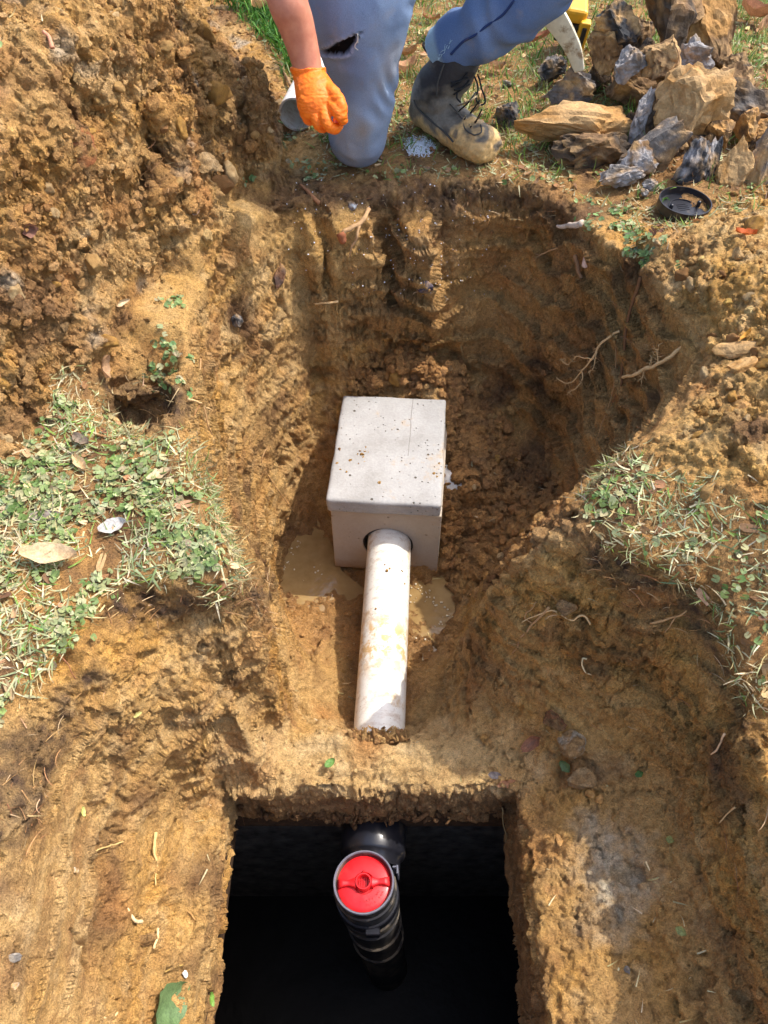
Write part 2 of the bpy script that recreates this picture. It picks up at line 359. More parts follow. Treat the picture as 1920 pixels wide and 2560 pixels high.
# the slab edge of the tank opening, in metres
HX0, HX1, HY0, HY1 = -.322, .274, .02, .600
EDGE = []
for t in np.linspace(0, 1, 30):
    for (x, y) in ((HX0, HY0+(HY1-HY0)*t), (HX1, HY0+(HY1-HY0)*t), (HX0+(HX1-HX0)*t, HY1), (HX0+(HX1-HX0)*t, HY0)):
        EDGE.append((x, y, -.57))
    i = .020
    for (x, y) in ((HX0+i*.5, HY0+i+(HY1-HY0-2*i)*t), (HX1-i, HY0+i+(HY1-HY0-2*i)*t), (HX0+i*.5+(HX1-HX0-1.5*i)*t, HY1-i*.4), (HX0+i*.5+(HX1-HX0-1.5*i)*t, HY0+i)):
        EDGE.append((x, y, -.73))
    for (x, y, dx, dy) in ((HX0, HY0+(HY1-HY0)*t, -.05, 0), (HX1, HY0+(HY1-HY0)*t, .05, 0)):
        if y < .58: EDGE.append((x+dx, y, -.555))
PTS = list(EDGE)
for x in (-.2, 0, .2):
    for y in (.1, .3, .5): PTS.append((x, y, -.8))
for ln in LINES:
    W = [np.array(at(*p)) for p in ln]
    for a, b in zip(W[:-1], W[1:]):
        n = max(1, int(np.linalg.norm((b-a)[:2])/.03))
        for i in range(n): PTS.append(tuple(a+(b-a)*i/n))
    PTS.append(tuple(W[-1]))
PTS += [(-.235, 1.87, .0), (-.24, 1.95, .0), (-.25, 2.05, 0), (-.27, 2.12, .0), (-.295, 2.18, .0), (-.31, 2.26, .0), (-.32, 2.36, .0), (-.16, 2.0, 0), (-.25, 2.4, 0), (-.23, 2.25, 0), (-1., 1.9, .52), (-.8, 1.7, .55), (-.6, 2.0, .50), (-.45, 2.2, .30), (-.36, 2.35, .04), (-.3, 2.5, 0), (-.7, 2.5, .1), (-.7, 2.8, 0), (-1.2, 2.6, .1), (-1.2, 2.9, 0),
        (-1.4, 1.4, .3), (-1.3, 2.0, .4), (-1.7, 1.4, 0), (-1.7, 2.4, 0), (-1.2, .9, .05), (-1.3, .6, 0), (-.2, 2.7, 0), (0, 2.6, 0), (.5, 2.9, 0), (1.3, 2.8, 0), (1.1, 2.2, .02),
        (1.2, 1.6, .1), (1.3, 1.1, .06), (1.3, .5, 0), (1.0, .1, -.1), (.74, .22, .06), (.95, .2, .06), (1.0, .55, .0), (.8, .75, -.02), (-.95, .1, 0), (.9, -.3, -.1), (-.6, -.4, -.1), (.2, -.5, -.3), (-.2, -.6, -.3), (0, -.15, -.5), (.4, -.1, -.46), (-.35, -.1, -.46)]  # raised ground out of view at right is added to shade the tank top
GX0, GX1, GY0, GY1, GS = -2.2, 2.2, -1., 4.6, .005
for x in np.linspace(GX0, GX1, 12):
    PTS += [(x, GY0, 0), (x, GY1, 0), (x, 3.6, 0)]
for y in np.linspace(GY0, GY1, 12)[1:-1]: PTS += [(GX0, y, 0), (GX1, y, 0)]
PTS = np.array(PTS); key = np.round(PTS[:, :2]/.004).astype(int); _, ui = np.unique(key, axis=0, return_index=True); PTS = PTS[np.sort(ui)]
res = delaunay_2d_cdt([Vector(p[:2]) for p in PTS], [], [], 0, 1e-7)
zz = np.array([PTS[o[0]][2] if o else 0 for o in res[3]]); xy = np.array([v[:] for v in res[0]])
NX, NY = int(round((GX1-GX0)/GS))+1, int(round((GY1-GY0)/GS))+1
HM = np.zeros((NY, NX), np.float32)
for f in res[2]:
    f = list(f); A, B, C = xy[f[0]], xy[f[1]], xy[f[2]]
    x0 = max(0, int(math.floor((min(A[0], B[0], C[0])-GX0)/GS))); x1 = min(NX-1, int(math.ceil((max(A[0], B[0], C[0])-GX0)/GS)))
    y0 = max(0, int(math.floor((min(A[1], B[1], C[1])-GY0)/GS))); y1 = min(NY-1, int(math.ceil((max(A[1], B[1], C[1])-GY0)/GS)))
    X = GX0+np.arange(x0, x1+1)*GS; Y = (GY0+np.arange(y0, y1+1)*GS)[:, None]
    den = (B[1]-C[1])*(A[0]-C[0])+(C[0]-B[0])*(A[1]-C[1])
    if abs(den) < 1e-12: continue
    l0 = ((B[1]-C[1])*(X-C[0])+(C[0]-B[0])*(Y-C[1]))/den; l1 = ((C[1]-A[1])*(X-C[0])+(A[0]-C[0])*(Y-C[1]))/den; l2 = 1-l0-l1
    m = (l0 > -1e-6) & (l1 > -1e-6) & (l2 > -1e-6); z = l0*zz[f[0]]+l1*zz[f[1]]+l2*zz[f[2]]
    HM[y0:y1+1, x0:x1+1] = np.where(m, z, HM[y0:y1+1, x0:x1+1])
def blur(A, s):
    r = int(3*s); k = np.exp(-.5*(np.arange(-r, r+1)/s)**2); k /= k.sum()
    A = np.apply_along_axis(lambda v: np.convolve(np.pad(v, r, 'edge'), k, 'valid'), 0, A)
    return np.apply_along_axis(lambda v: np.convolve(np.pad(v, r, 'edge'), k, 'valid'), 1, A)
HB = blur(HM, 1.8)
gx = GX0+np.arange(NX)*GS; gy = GY0+np.arange(NY)*GS
din = np.minimum(np.minimum(gx-HX0+.02, HX1+.02-gx)[None, :], np.minimum(gy-HY0+.02, HY1+.02-gy)[:, None])   # keep the slab's edge crisp
HM = np.where(din > 0, blur(HM, .7), HB).astype(np.float32)
def hm(x, y):
    u = np.clip((np.asarray(x)-GX0)/GS, 0, NX-1.001); v = np.clip((np.asarray(y)-GY0)/GS, 0, NY-1.001)
    i = u.astype(int); j = v.astype(int); fu = u-i; fv = v-j
    return HM[j, i]*(1-fu)*(1-fv)+HM[j, i+1]*fu*(1-fv)+HM[j+1, i]*(1-fu)*fv+HM[j+1, i+1]*fu*fv
# base grid then refinement where the surface is steep or near
gs = .04; nx = int(round((GX1-GX0)/gs))+1; ny = int(round((GY1-GY0)/gs))+1
XX, YY = np.meshgrid(GX0+np.arange(nx)*gs, GY0+np.arange(ny)*gs)
V = np.stack([XX.ravel(), YY.ravel()], 1); idx = np.arange(nx*ny).reshape(ny, nx)
a, b, c, d = idx[:-1, :-1].ravel(), idx[:-1, 1:].ravel(), idx[1:, 1:].ravel(), idx[1:, :-1].ravel()
T = np.vstack([np.stack([a, b, c], 1), np.stack([a, c, d], 1)])
PXK = 2.85
for itn in range(9):
    P3 = np.column_stack([V, hm(V[:, 0], V[:, 1])])
    E = np.sort(np.vstack([T[:, [0, 1]], T[:, [1, 2]], T[:, [2, 0]]]), 1)
    k64 = E[:, 0].astype(np.int64)*len(V)+E[:, 1]; uk, inv = np.unique(k64, return_inverse=True)
    ea, eb = uk//len(V), uk % len(V)
    mid = (P3[ea]+P3[eb])/2; L = np.linalg.norm(P3[ea]-P3[eb], axis=1); px, py, dp = proj(mid)
    out = np.maximum(np.maximum(-px-60, px-1980), np.maximum(-py-60, py-2620)); behind = mid[:, 1]*CP+(CAMH-mid[:, 2])*SP < .2
    tgt = dp/800*PXK*(1+np.clip(out, 0, 1500)/110); tgt = np.where(behind, .08, tgt)
    inhole = (mid[:, 0] > HX0+.03) & (mid[:, 0] < HX1-.04) & (mid[:, 1] > HY0+.05) & (mid[:, 1] < HY1-.04)
    mk = (L > tgt*1.35) & ~inhole
    if not mk.any(): break
    nid = np.full(len(uk), -1, np.int64); nid[mk] = len(V)+np.arange(mk.sum())
    V = np.vstack([V, (V[ea[mk]]+V[eb[mk]])/2])
    m = nid[inv].reshape(3, -1).T                                  # midpoints of edges 01,12,20
    cnt = (m >= 0).sum(1); new = [T[cnt == 0]]
    s = cnt == 3; t = T[s]; q = m[s]
    new += [np.stack([t[:, 0], q[:, 0], q[:, 2]], 1), np.stack([q[:, 0], t[:, 1], q[:, 1]], 1), np.stack([q[:, 2], q[:, 1], t[:, 2]], 1), q]
    for r in range(3):
        i0, i1, i2 = r, (r+1) % 3, (r+2) % 3
        s = (cnt == 1) & (m[:, i0] >= 0); t = T[s]; q = m[s]
        new += [np.stack([t[:, i0], q[:, i0], t[:, i2]], 1), np.stack([q[:, i0], t[:, i1], t[:, i2]], 1)]
        s = (cnt == 2) & (m[:, i2] < 0); t = T[s]; q = m[s]       # edges i0(i0-i1) and i1(i1-i2)
        new += [np.stack([q[:, i0], t[:, i1], q[:, i1]], 1), np.stack([t[:, i0], q[:, i0], q[:, i1]], 1), np.stack([t[:, i0], q[:, i1], t[:, i2]], 1)]
    T = np.vstack(new)
G = np.column_stack([V, hm(V[:, 0], V[:, 1])])
cen = G[T].mean(1); keep = ~((cen[:, 0] > HX0+.012) & (cen[:, 0] < HX1-.022) & (cen[:, 1] > HY0+.02) & (cen[:, 1] < HY1-.010) & (cen[:, 2] < -.70))
T = T[keep]; used = np.unique(T); rm = np.full(len(G), -1); rm[used] = np.arange(len(used)); T = rm[T]; G = G[used]
def vnorm(P, T):
    fn = np.cross(P[T[:, 1]]-P[T[:, 0]], P[T[:, 2]]-P[T[:, 0]]); N = np.zeros_like(P)
    for k in range(3):
        for c in range(3): N[:, c] += np.bincount(T[:, k], fn[:, c], len(P))
    return N/(np.linalg.norm(N, axis=1)[:, None]+1e-12)
N0 = vnorm(G, T)
print('ground', len(G), len(T))
# zones: places on the ground, given as outlines
PXg, PYg, DPg = proj(G)
wob = np.stack([perlin(G*14, 5), perlin(G*14+9, 6)], 1)*26+np.stack([perlin(G*50, 7), perlin(G*50+9, 8)], 1)*16
def zone(poly, soft=25, wobble=1., on=None):
    x, y = (PXg+wob[:, 0]*wobble, PYg+wob[:, 1]*wobble) if on is None else on
    d2 = np.full(len(x), 1e12); ins = np.zeros(len(x), bool); n = len(poly)
    for i in range(n):
        (ax, ay), (bx, by) = poly[i], poly[(i+1) % n]; ex, ey = bx-ax, by-ay
        t = np.clip(((x-ax)*ex+(y-ay)*ey)/(ex*ex+ey*ey), 0, 1); d2 = np.minimum(d2, (x-ax-t*ex)**2+(y-ay-t*ey)**2)
        if ey != 0:
            cr = ((ay > y) != (by > y)) & (x < ex*(y-ay)/ey+ax); ins ^= cr
    sd = np.sqrt(d2)*np.where(ins, 1, -1); return np.clip(sd/soft*.5+.5, 0, 1).astype(np.float32)
Z = {}
Z['heap'] = zone([(-900,1300),(0,1180),(110,1060),(170,960),(300,860),(400,720),(430,640),(560,500),(640,420),(735,330),(745,250),(700,120),(560,-60),(300,-500),(-900,-500)], 40)
Z['rspoil'] = zone([(1560,640),(1640,560),(1780,560),(1840,500),(2600,420),(2600,1330),(1900,1270),(1740,1180),(1640,1180),(1590,1130),(1700,1050),(1760,950),(1740,800),(1640,700)], 30)
Z['pile'] = zone([(900,905),(960,880),(1080,880),(1180,950),(1280,1060),(1370,1170),(1440,1260),(1430,1330),(1300,1400),(1200,1470),(1130,1480),(1090,1440),(1080,985),(880,985)], 25)
Z['floor'] = zone([(790,1430),(1110,1430),(1170,1480),(1150,1640),(1080,1760),(1020,1830),(860,1830),(820,1680),(740,1620),(700,1500),(740,1200),(800,1050),(850,1050)], 25)
Z['lawn'] = np.maximum.reduce([
    zone([(560,-600),(545,0),(690,120),(745,250),(760,330),(860,425),(970,440),(1100,430),(1260,440),(1400,470),(1520,500),(1600,560),(1700,570),(1780,520),(1900,500),(2600,450),(2600,-600)], 20),
    zone([(-900,1320),(0,1170),(120,1060),(140,940),(230,930),(270,1060),(380,1110),(450,1080),(500,1200),(560,1330),(590,1430),(540,1500),(440,1440),(330,1450),(240,1500),(170,1590),(90,1690),(0,1790),(-900,2100)], 25),
    zone([(1500,1170),(1600,1130),(1640,1190),(1740,1200),(1900,1290),(2600,1400),(2600,2300),(1930,1800),(1860,1740),(1840,1640),(1820,1540),(1740,1460),(1610,1410),(1500,1340),(1460,1270)], 25)])
Z['lowwall'] = zone([(1230,1480),(1500,1370),(1700,1480),(1830,1600),(1930,1850),(2400,2400),(2100,2800),(1950,2600),(1800,2300),(1700,2030),(1560,1900),(1380,1780),(1280,1650)], 40)
Z['tanktop'] = zone([(1330,1780),(1500,1880),(1680,2050),(1780,2330),(1900,2800),(1300,2800),(1340,2300),(1270,2020)], 40)
Z['ridge'] = zone([(560,1830),(1320,1810),(1350,2000),(1270,2030),(560,2030),(540,1900)], 25)
Z['greystain'] = zone([(1440,2050),(1560,2080),(1620,2200),(1580,2330),(1500,2300),(1440,2180)], 50, 2)
Z['topsoil_and_shade'] = np.maximum.reduce([
    zone([(700,420),(800,440),(980,450),(1250,440),(1420,490),(1450,600),(1400,560),(1250,520),(1000,540),(830,520),(700,520)], 30),
    zone([(250,930),(470,960),(500,1050),(380,1090),(270,1050)], 15)*.9,  # dark colour stands in for shade inside the undercut notch
    zone([(270,1450),(560,1490),(640,1420),(680,1480),(660,1580),(600,1520),(480,1560),(330,1570),(240,1560)], 25),
    zone([(0,1830),(120,1800),(150,1720),(240,1640),(250,1720),(140,1900),(130,2060),(60,2130),(-100,2100),(-200,1800)], 25, 1.6),
    zone([(1470,1300),(1600,1430),(1780,1500),(1830,1650),(1900,1850),(1870,1880),(1760,1620),(1600,1520),(1480,1440),(1420,1360)], 30),
    zone([(620,200),(735,280),(720,330),(560,420),(420,500),(300,420),(380,330),(520,330)], 30, 2.)*.65])
Z['topsoil_and_shade'] = np.maximum(Z['topsoil_and_shade'], .8*zone([(1390,330),(1500,260),(1560,60),(1800,30),(1960,200),(1960,480),(1780,470),(1640,440),(1500,430)], 30))  # dark soil, also painting shade into the gaps between the rocks
Z['farwall'] = zone([(960,440),(1480,470),(1560,640),(1720,800),(1740,960),(1500,1200),(1430,1290),(1180,940),(960,880),(900,620)], 60)
Z['smooth'] = np.maximum(zone([(-200,1900),(180,1800),(240,2100),(230,2700),(-300,2700)], 40), zone([(250,720),(470,640),(480,820),(440,920),(300,900),(220,820)], 30))
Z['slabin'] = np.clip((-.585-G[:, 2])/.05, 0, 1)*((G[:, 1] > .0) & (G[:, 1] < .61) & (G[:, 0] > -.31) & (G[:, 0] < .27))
crumb = np.clip(np.maximum.reduce([Z['heap'], Z['rspoil'], Z['pile'], Z['floor']*.8]), 0, 1)
crumb = np.clip(crumb+.75*np.clip(fbm(G*9, 40, 2)*3+.25, 0, 1)*(1-Z['lawn']), 0, 1)*(1-.8*Z['smooth'])
steep = 1-np.abs(N0[:, 2])
# displacement
far = np.clip((3.2-np.hypot(G[:, 0], G[:, 1]))/1., 0, 1)
d = .016*fbm(G*9, 50, 3)*(1-.6*Z['lawn'])+.012*Z['heap']*fbm(G*16, 51, 2)+.014*steep*fbm(G*(14, 14, 6), 52, 3)
amp = np.clip(.5+fbm(G*12, 53, 2)*1.6, .1, 1.4)
Pw = G+.006*np.stack([perlin(G*60, 60), perlin(G*60, 61), perlin(G*60, 62)], 1)
w1, r1 = worley(Pw/.052, 70); w2, r2 = worley(Pw/.026, 71); w3, r3 = worley(Pw/.0125, 72)
nb = fbm(G/.022, 80, 4, .6, True); spat = np.clip(fbm(G*(5, 5, 3.5), 96, 2)*5+.25+.5*Z['smooth'], 0, 1)*(1-np.clip(Z['heap']+Z['rspoil']+Z['pile']+Z['lawn'], 0, 1)); crumb = crumb*(1-.75*spat); spf = 1-.7*spat
d += crumb*(.014*np.maximum(Z['heap'], .35)*(w1*(r1 > .5)*(.3+r1))*np.clip(Z['heap']+Z['rspoil']+Z['pile'], .25, 1)+.011*w2*(r2 > .35)*amp*(.3+r2)+.0075*w3*(.2+1.1*r3)-.009)
d += (1-.5*crumb)*spf*(1-.6*Z['lawn'])*(1-.5*Z['smooth'])*(.014*(nb-.2)*(.6+amp*.6))
d += (1-crumb)*(1-Z['smooth'])*.0035*w3*(r3 > .6)*(fbm(G*11, 83, 2) > -.05)
cr = 1-np.clip(np.abs(fbm(G*(19, 19, 12), 82, 3))/.045, 0, 1); d -= cr*.010*(1-crumb)*(1-Z['lawn'])*(fbm(G*6, 84, 1) > 0)
sc_ = perlin(G/(.012, .012, .09), 81); d += .003*sc_*steep*(1-crumb)
d -= .05*zone([(950,850),(1040,852),(1130,868),(1180,925),(1100,912),(960,888)], 14, .6)+.014*Z['pile']*0
ledge = G[:, 2]*13+1.6*fbm(G*(4, 4, 2), 97, 3); d += .030*((ledge-np.floor(ledge))**1.5-.4)*np.clip(steep*2-.5, 0, 1)*(1-Z['lawn'])*(.35+.65*Z['farwall'])*(G[:, 2] > -.8)*(1-Z['slabin'])*(1-Z['heap'])
d += Z['pile']*(.016*w1*(r1 > .35)*(.4+r1)+.010*w2*(.2+r2)-.010)
d -= .022*zone([(285,960),(400,950),(440,1000),(400,1050),(300,1050)], 12)
wp, rp_ = worley(Pw/.034+31, 77); pitz = spf*(1-Z['lawn'])*(1-.85*Z['smooth'])*(1-Z['ridge']*.6); d -= .021*wp*(rp_ > .80)*pitz*np.clip(fbm(G*8, 87, 2)*5+.6, 0, 1)
wq_, rq_ = worley(Pw/(.012, .012, .03)+11, 78); d -= .006*wq_*(rq_ > .78)*pitz
# lip of the slab crumbles
lip = np.exp(-((np.abs(G[:, 2]+.57))/.03)**2)*((G[:, 1] > 0) & (G[:, 1] < .64) & (G[:, 0] > -.34) & (G[:, 0] < .31)); d += lip*(.012*fbm(G/.025, 86, 3)+.024*fbm(G/.085, 88, 2))
d -= .035*zone([(180,2325),(196,2335),(242,2432),(230,2440)], 7, .3)+.03*zone([(586,1498),(600,1500),(648,1572),(636,1582)], 7, .3)+.025*zone([(515,1790),(560,1800),(585,1850),(545,1880),(505,1840)], 12, .8)
d *= far
GD = G+N0*d[:, None]; GD = GD.astype(np.float64)
# colour of the earth itself
C = {k: np.array(lin(*v)) for k, v in dict(clay=(214,172,108), ochre=(216,164,84), pale=(226,194,142), brown=(172,126,78), dark=(92,70,52), umber=(130,96,62), grey=(206,190,162), moist=(184,134,82), orange=(198,142,82)).items()}
def mixc(A, B, f): f = np.clip(f, 0, 1)[:, None]; return A*(1-f)+B*f
n1 = fbm(G*5, 90, 3); n2 = fbm(G*18, 91, 3); n3 = fbm(G*45, 92, 2)
Cg = np.tile(C['clay'], (len(G), 1)); Cg = mixc(Cg, C['ochre'], n1*1.6+.45); Cg = mixc(Cg, C['pale'], n2*1.5-.15); Cg = mixc(Cg, C['brown'], -n2*1.6-.12)
Cg = mixc(Cg, C['brown'], steep*.15); band = fbm(G*(2.5, 2.5, 26)+3, 95, 2); Cg = mixc(Cg, C['brown'], np.clip(band*3, 0, 1)*steep*.6); Cg = mixc(Cg, C['pale'], np.clip(-band*3-.2, 0, 1)*steep*.5); Cg = mixc(Cg, C['umber'], (n3-.25)*2*steep)
Cg = mixc(Cg, C['orange'], (fbm(G*7, 93, 2)-.12)*2*Z['farwall']); Cg = mixc(Cg, C['orange'], .35*Z['farwall']); Cg = mixc(Cg, C['ochre'], .35*Z['lowwall'])
Cg = mixc(Cg, C['moist'], .75*np.maximum(Z['pile'], Z['floor']*.8)); Cg = mixc(Cg, C['umber'], (n2)*1.0*Z['pile'])
Cg = mixc(Cg, C['clay']*.92, .5*spat); Cg = mixc(Cg, C['pale'], .55*Z['ridge']*(n2+.8)); Cg = mixc(Cg, C['brown'], .25*Z['tanktop']); Cg = mixc(Cg, C['grey'], Z['greystain']*.75*(n3+.9))
Cg = mixc(Cg, C['dark'], .8*Z['topsoil_and_shade']*(n3*.8+.9)); Cg = mixc(Cg, C['brown'], Z['lawn']*.55); Cg = mixc(Cg, C['umber'], Z['lawn']*(n2*1.5+.35))
Cg = mixc(Cg, C['grey'], (fbm(G*10, 94, 2)-.22)*5*Z['heap']*.7); Cg = mixc(Cg, C['umber'], (fbm(G*6.5, 98, 3)-.10)*3.2*(1-Z['ridge'])*.75); Cg = mixc(Cg, C['orange'], (fbm(G*8+9, 99, 2)-.2)*3*.6)
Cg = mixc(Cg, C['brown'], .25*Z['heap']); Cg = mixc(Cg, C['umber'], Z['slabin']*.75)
Cg = Cg*(1+.16*(r2-.5)*crumb)[:, None]
wet = np.clip(Z['floor']*1.2+.5*Z['slabin']+.25*Z['farwall'], 0, 1)*.8
nearwater = np.clip((-.775-G[:, 2])/.03, 0, 1)*(G[:, 1] > .8); wet = np.maximum(wet, nearwater); Cg = mixc(Cg, C['moist']*.7, nearwater*.7)
# the slab's inner edge and the ground are parted into the heap, the pit and the lawn
fc = G[T].mean(1); fpx, fpy, _ = proj(fc)
fz = {k: Z[k][T].mean(1) for k in ('heap', 'rspoil', 'lawn')}
part_of = np.zeros(len(T), int)
part_of[fz['heap'] > .5] = 1; part_of[(fz['rspoil'] > .5) & (fz['heap'] <= .5)] = 2
part_of[(fz['lawn'] > .5) & (part_of == 0)] = 3
part_of[(np.abs(fc[:, 0]) > 1.0) & (part_of == 0)] = 3
def sub_ground(name, pid, label):
    t = T[part_of == pid]; u = np.unique(t); r = np.full(len(G), -1); r[u] = np.arange(len(u))
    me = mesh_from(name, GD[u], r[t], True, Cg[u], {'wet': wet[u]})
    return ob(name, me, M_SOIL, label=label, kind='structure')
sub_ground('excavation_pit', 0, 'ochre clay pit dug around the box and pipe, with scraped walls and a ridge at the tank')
sub_ground('spoil_heap', 1, 'tall crumbly heap of dug ochre clay at the left of the pit')
sub_ground('spoil_bank', 2, 'low crumbly bank of dug clay along the right of the pit')
sub_ground('ground', 3, 'trodden earth under the thin grass around the pit')
# flat lawn out to the horizon
R = 90
LV = np.array([(GX0, GY0, 0), (GX1, GY0, 0), (GX1, GY1, 0), (GX0, GY1, 0), (-R, -R, 0), (R, -R, 0), (R, R, 0), (-R, R, 0)])
me = mesh_from('lawn', LV, np.array([(4, 5, 1, 0), (5, 6, 2, 1), (6, 7, 3, 2), (7, 4, 0, 3)]), False, np.tile(lin(88, 100, 48), (8, 1)), {'wet': np.zeros(8)})
ob('lawn', me, M_SOIL, kind='structure')
# surface lookup for placing things
def ground_at(px, py, it=14):
    """first hit of the view line through a photo pixel with the ground"""
    a = PITCH+math.atan((py-1280)/F); hs = np.linspace(.75, -.95, 900)
    z = CAMH-hs; d = z*math.cos(a-PITCH)/math.sin(a); X = (px-960)*d/F; Y = z/math.tan(a)
    g = hm(X, Y); k = np.argmax(g >= hs); return Vector((X[k], Y[k], g[k]))
def gnorm(x, y, e=.015):
    return Vector((hm(x-e, y)-hm(x+e, y), hm(x, y-e)-hm(x, y+e), 2*e)).normalized()
fa = np.linalg.norm(np.cross(GD[T[:, 1]]-GD[T[:, 0]], GD[T[:, 2]]-GD[T[:, 0]]), axis=1)*.5
FN = np.cross(GD[T[:, 1]]-GD[T[:, 0]], GD[T[:, 2]]-GD[T[:, 0]]); FN /= np.linalg.norm(FN, axis=1)[:, None]+1e-12
FN0 = N0[T].mean(1); FN0 /= np.linalg.norm(FN0, axis=1)[:, None]
capc = ground_at(1705, 527); nocap = (np.hypot(fc[:, 0]-capc.x, fc[:, 1]-capc.y) > .072)
inframe = nocap*(fpx > -120) & (fpx < 2040) & (fpy > -150) & (fpy < 2680)
def sample(dens, n):
    wgt = fa*dens*inframe; wgt = wgt/wgt.sum(); f = rng.choice(len(T), n, p=wgt)
    r = rng.random((n, 2)); s = r.sum(1) > 1; r[s] = 1-r[s]
    P = GD[T[f, 0]]*(1-r.sum(1))[:, None]+GD[T[f, 1]]*r[:, :1]+GD[T[f, 2]]*r[:, 1:]
    return P, FN0[f], f
def rot_from(N, yaw=None):
    """(n,3,3) frames whose z is N"""
    n = len(N); yaw = rng.random(n)*2*math.pi if yaw is None else yaw
    t = np.stack([np.cos(yaw), np.sin(yaw), np.zeros(n)], 1); x = t-N*(t*N).sum(1)[:, None]; x /= np.linalg.norm(x, axis=1)[:, None]+1e-9
    return np.stack([x, np.cross(N, x), N], 2)
def scatter(templates, P, Rm, S, cols):
    """joined copies of small templates; S (n,) or (n,3); cols (n,3)"""
    Vs, Fs, Cs = [], [], []; o = 0; which = rng.integers(0, len(templates), len(P)); S = S if S.ndim == 2 else np.repeat(S[:, None], 3, 1)
    for k, (tv, tf) in enumerate(templates):
        s = which == k; m = s.sum()
        if not m: continue
        X = np.einsum('nij,nkj->nki', Rm[s], tv[None]*S[s][:, None, :])+P[s][:, None, :]
        Vs.append(X.reshape(-1, 3)); Fs.append((tf[None]+(np.arange(m)*len(tv))[:, None, None]).reshape(-1, tf.shape[1])+o); o += m*len(tv)
        Cs.append(np.repeat(cols[s], len(tv), 0))
    return np.vstack(Vs), np.concatenate(Fs), np.vstack(Cs)
#PART2
# ------------------------------------------------------------------ septic tank below the opening
def quadbox(x0, x1, y0, y1, z0, z1):
    return box(x1-x0, y1-y0, z1-z0, ((x0+x1)/2, (y0+y1)/2, (z0+z1)/2))
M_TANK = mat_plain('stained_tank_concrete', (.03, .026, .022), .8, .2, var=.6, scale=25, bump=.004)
tank = ob('septic_tank', None, label='buried concrete septic tank seen through its dark square opening', cat='septic tank', loc=(0, .3, -.73))
def child(name, part, mat, parent, smooth=False, **kw):
    V, Fl = join(part if isinstance(part, list) else [part]); V = V-np.array(parent.location)
    return ob(name, mesh_from(name, V, Fl, smooth), mat, parent, **kw)
TX0, TX1, TY0, TY1, TZ = -.75, .75, -.6, .645, -1.75
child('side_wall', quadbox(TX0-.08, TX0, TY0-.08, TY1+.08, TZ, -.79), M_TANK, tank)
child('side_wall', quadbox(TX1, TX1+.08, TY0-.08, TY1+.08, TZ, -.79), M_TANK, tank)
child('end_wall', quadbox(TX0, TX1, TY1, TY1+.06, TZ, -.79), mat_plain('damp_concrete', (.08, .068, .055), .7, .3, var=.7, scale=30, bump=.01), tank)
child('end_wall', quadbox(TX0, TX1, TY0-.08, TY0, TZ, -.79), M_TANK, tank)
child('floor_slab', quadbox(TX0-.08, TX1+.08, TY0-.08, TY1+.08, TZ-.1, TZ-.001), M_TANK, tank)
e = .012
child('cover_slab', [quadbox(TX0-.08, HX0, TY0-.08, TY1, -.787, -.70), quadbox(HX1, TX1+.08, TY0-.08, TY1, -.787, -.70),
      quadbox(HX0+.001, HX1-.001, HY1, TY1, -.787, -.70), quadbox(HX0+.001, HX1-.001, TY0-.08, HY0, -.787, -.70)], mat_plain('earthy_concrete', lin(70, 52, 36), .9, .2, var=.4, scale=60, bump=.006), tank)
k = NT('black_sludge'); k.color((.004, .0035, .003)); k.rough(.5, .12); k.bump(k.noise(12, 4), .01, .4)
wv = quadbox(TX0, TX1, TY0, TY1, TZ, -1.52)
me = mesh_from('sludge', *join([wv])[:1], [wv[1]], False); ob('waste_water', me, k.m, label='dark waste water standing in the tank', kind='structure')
# ------------------------------------------------------------------ distribution box
bx = ob('distribution_box', None, label='pale concrete distribution box with a loose lid, with a white pipe in its front face', cat='distribution box')
A = np.array(at(818, 1252, -.5)); B = np.array(at(1100, 1262, -.5)); ctr = np.array([(.0-.005), 1.487, -.5])
fl, fr = np.array(at(820, 1250, -.5)), np.array(at(1102, 1272, -.5)); bl, br = np.array(at(872, 985, -.5)), np.array(at(1127, 990, -.5))
cx, cy = (fl+fr+bl+br)[:2]/4; yaw = math.atan2((fr-fl)[1], (fr-fl)[0])*.35+math.atan2((br-bl)[1], (br-bl)[0])*.15
yaw = -.095
bx.location = (cx, cy, -.80); bx.rotation_euler = (0, 0, yaw)
LW, LL = .287, .388
def rough_slab(sx, sy, sz, seed, bev=.008, amp=.0012):
    bm = bmesh.new(); bmesh.ops.create_cube(bm, size=1)
    for v in bm.verts: v.co = Vector((v.co.x*sx, v.co.y*sy, v.co.z*sz))
    bmesh.ops.bevel(bm, geom=bm.edges[:]+bm.verts[:], offset=bev, segments=3, profile=.6, affect='EDGES')
    bmesh.ops.subdivide_edges(bm, edges=[e for e in bm.edges if e.calc_length() > .02], cuts=18, use_grid_fill=True)
    me = bmesh_mesh('slab', bm); V = mverts(me); Nn = mnorms(me); V = V+Nn*(amp*fbm(V*60+seed, seed, 3)+amp*1.5*fbm(V*14, seed+3, 2))[:, None]
    # chipped edges
    edge = np.sort(np.abs(V)/(np.array([sx, sy, sz])/2), axis=1)[:, 1]
    V = V-Nn*(np.clip(edge-.93, 0, 1)*.06*np.clip(fbm(V*45+5, seed+7, 2)*2, 0, 1))[:, None]
    setv(me, V); return me
lid = rough_slab(LW, LL, .048, 3, .010, .0018); ob('lid', lid, M_CONC, bx, loc=(-.008, -.006, .2805), rot=(.006, -.010, .018))
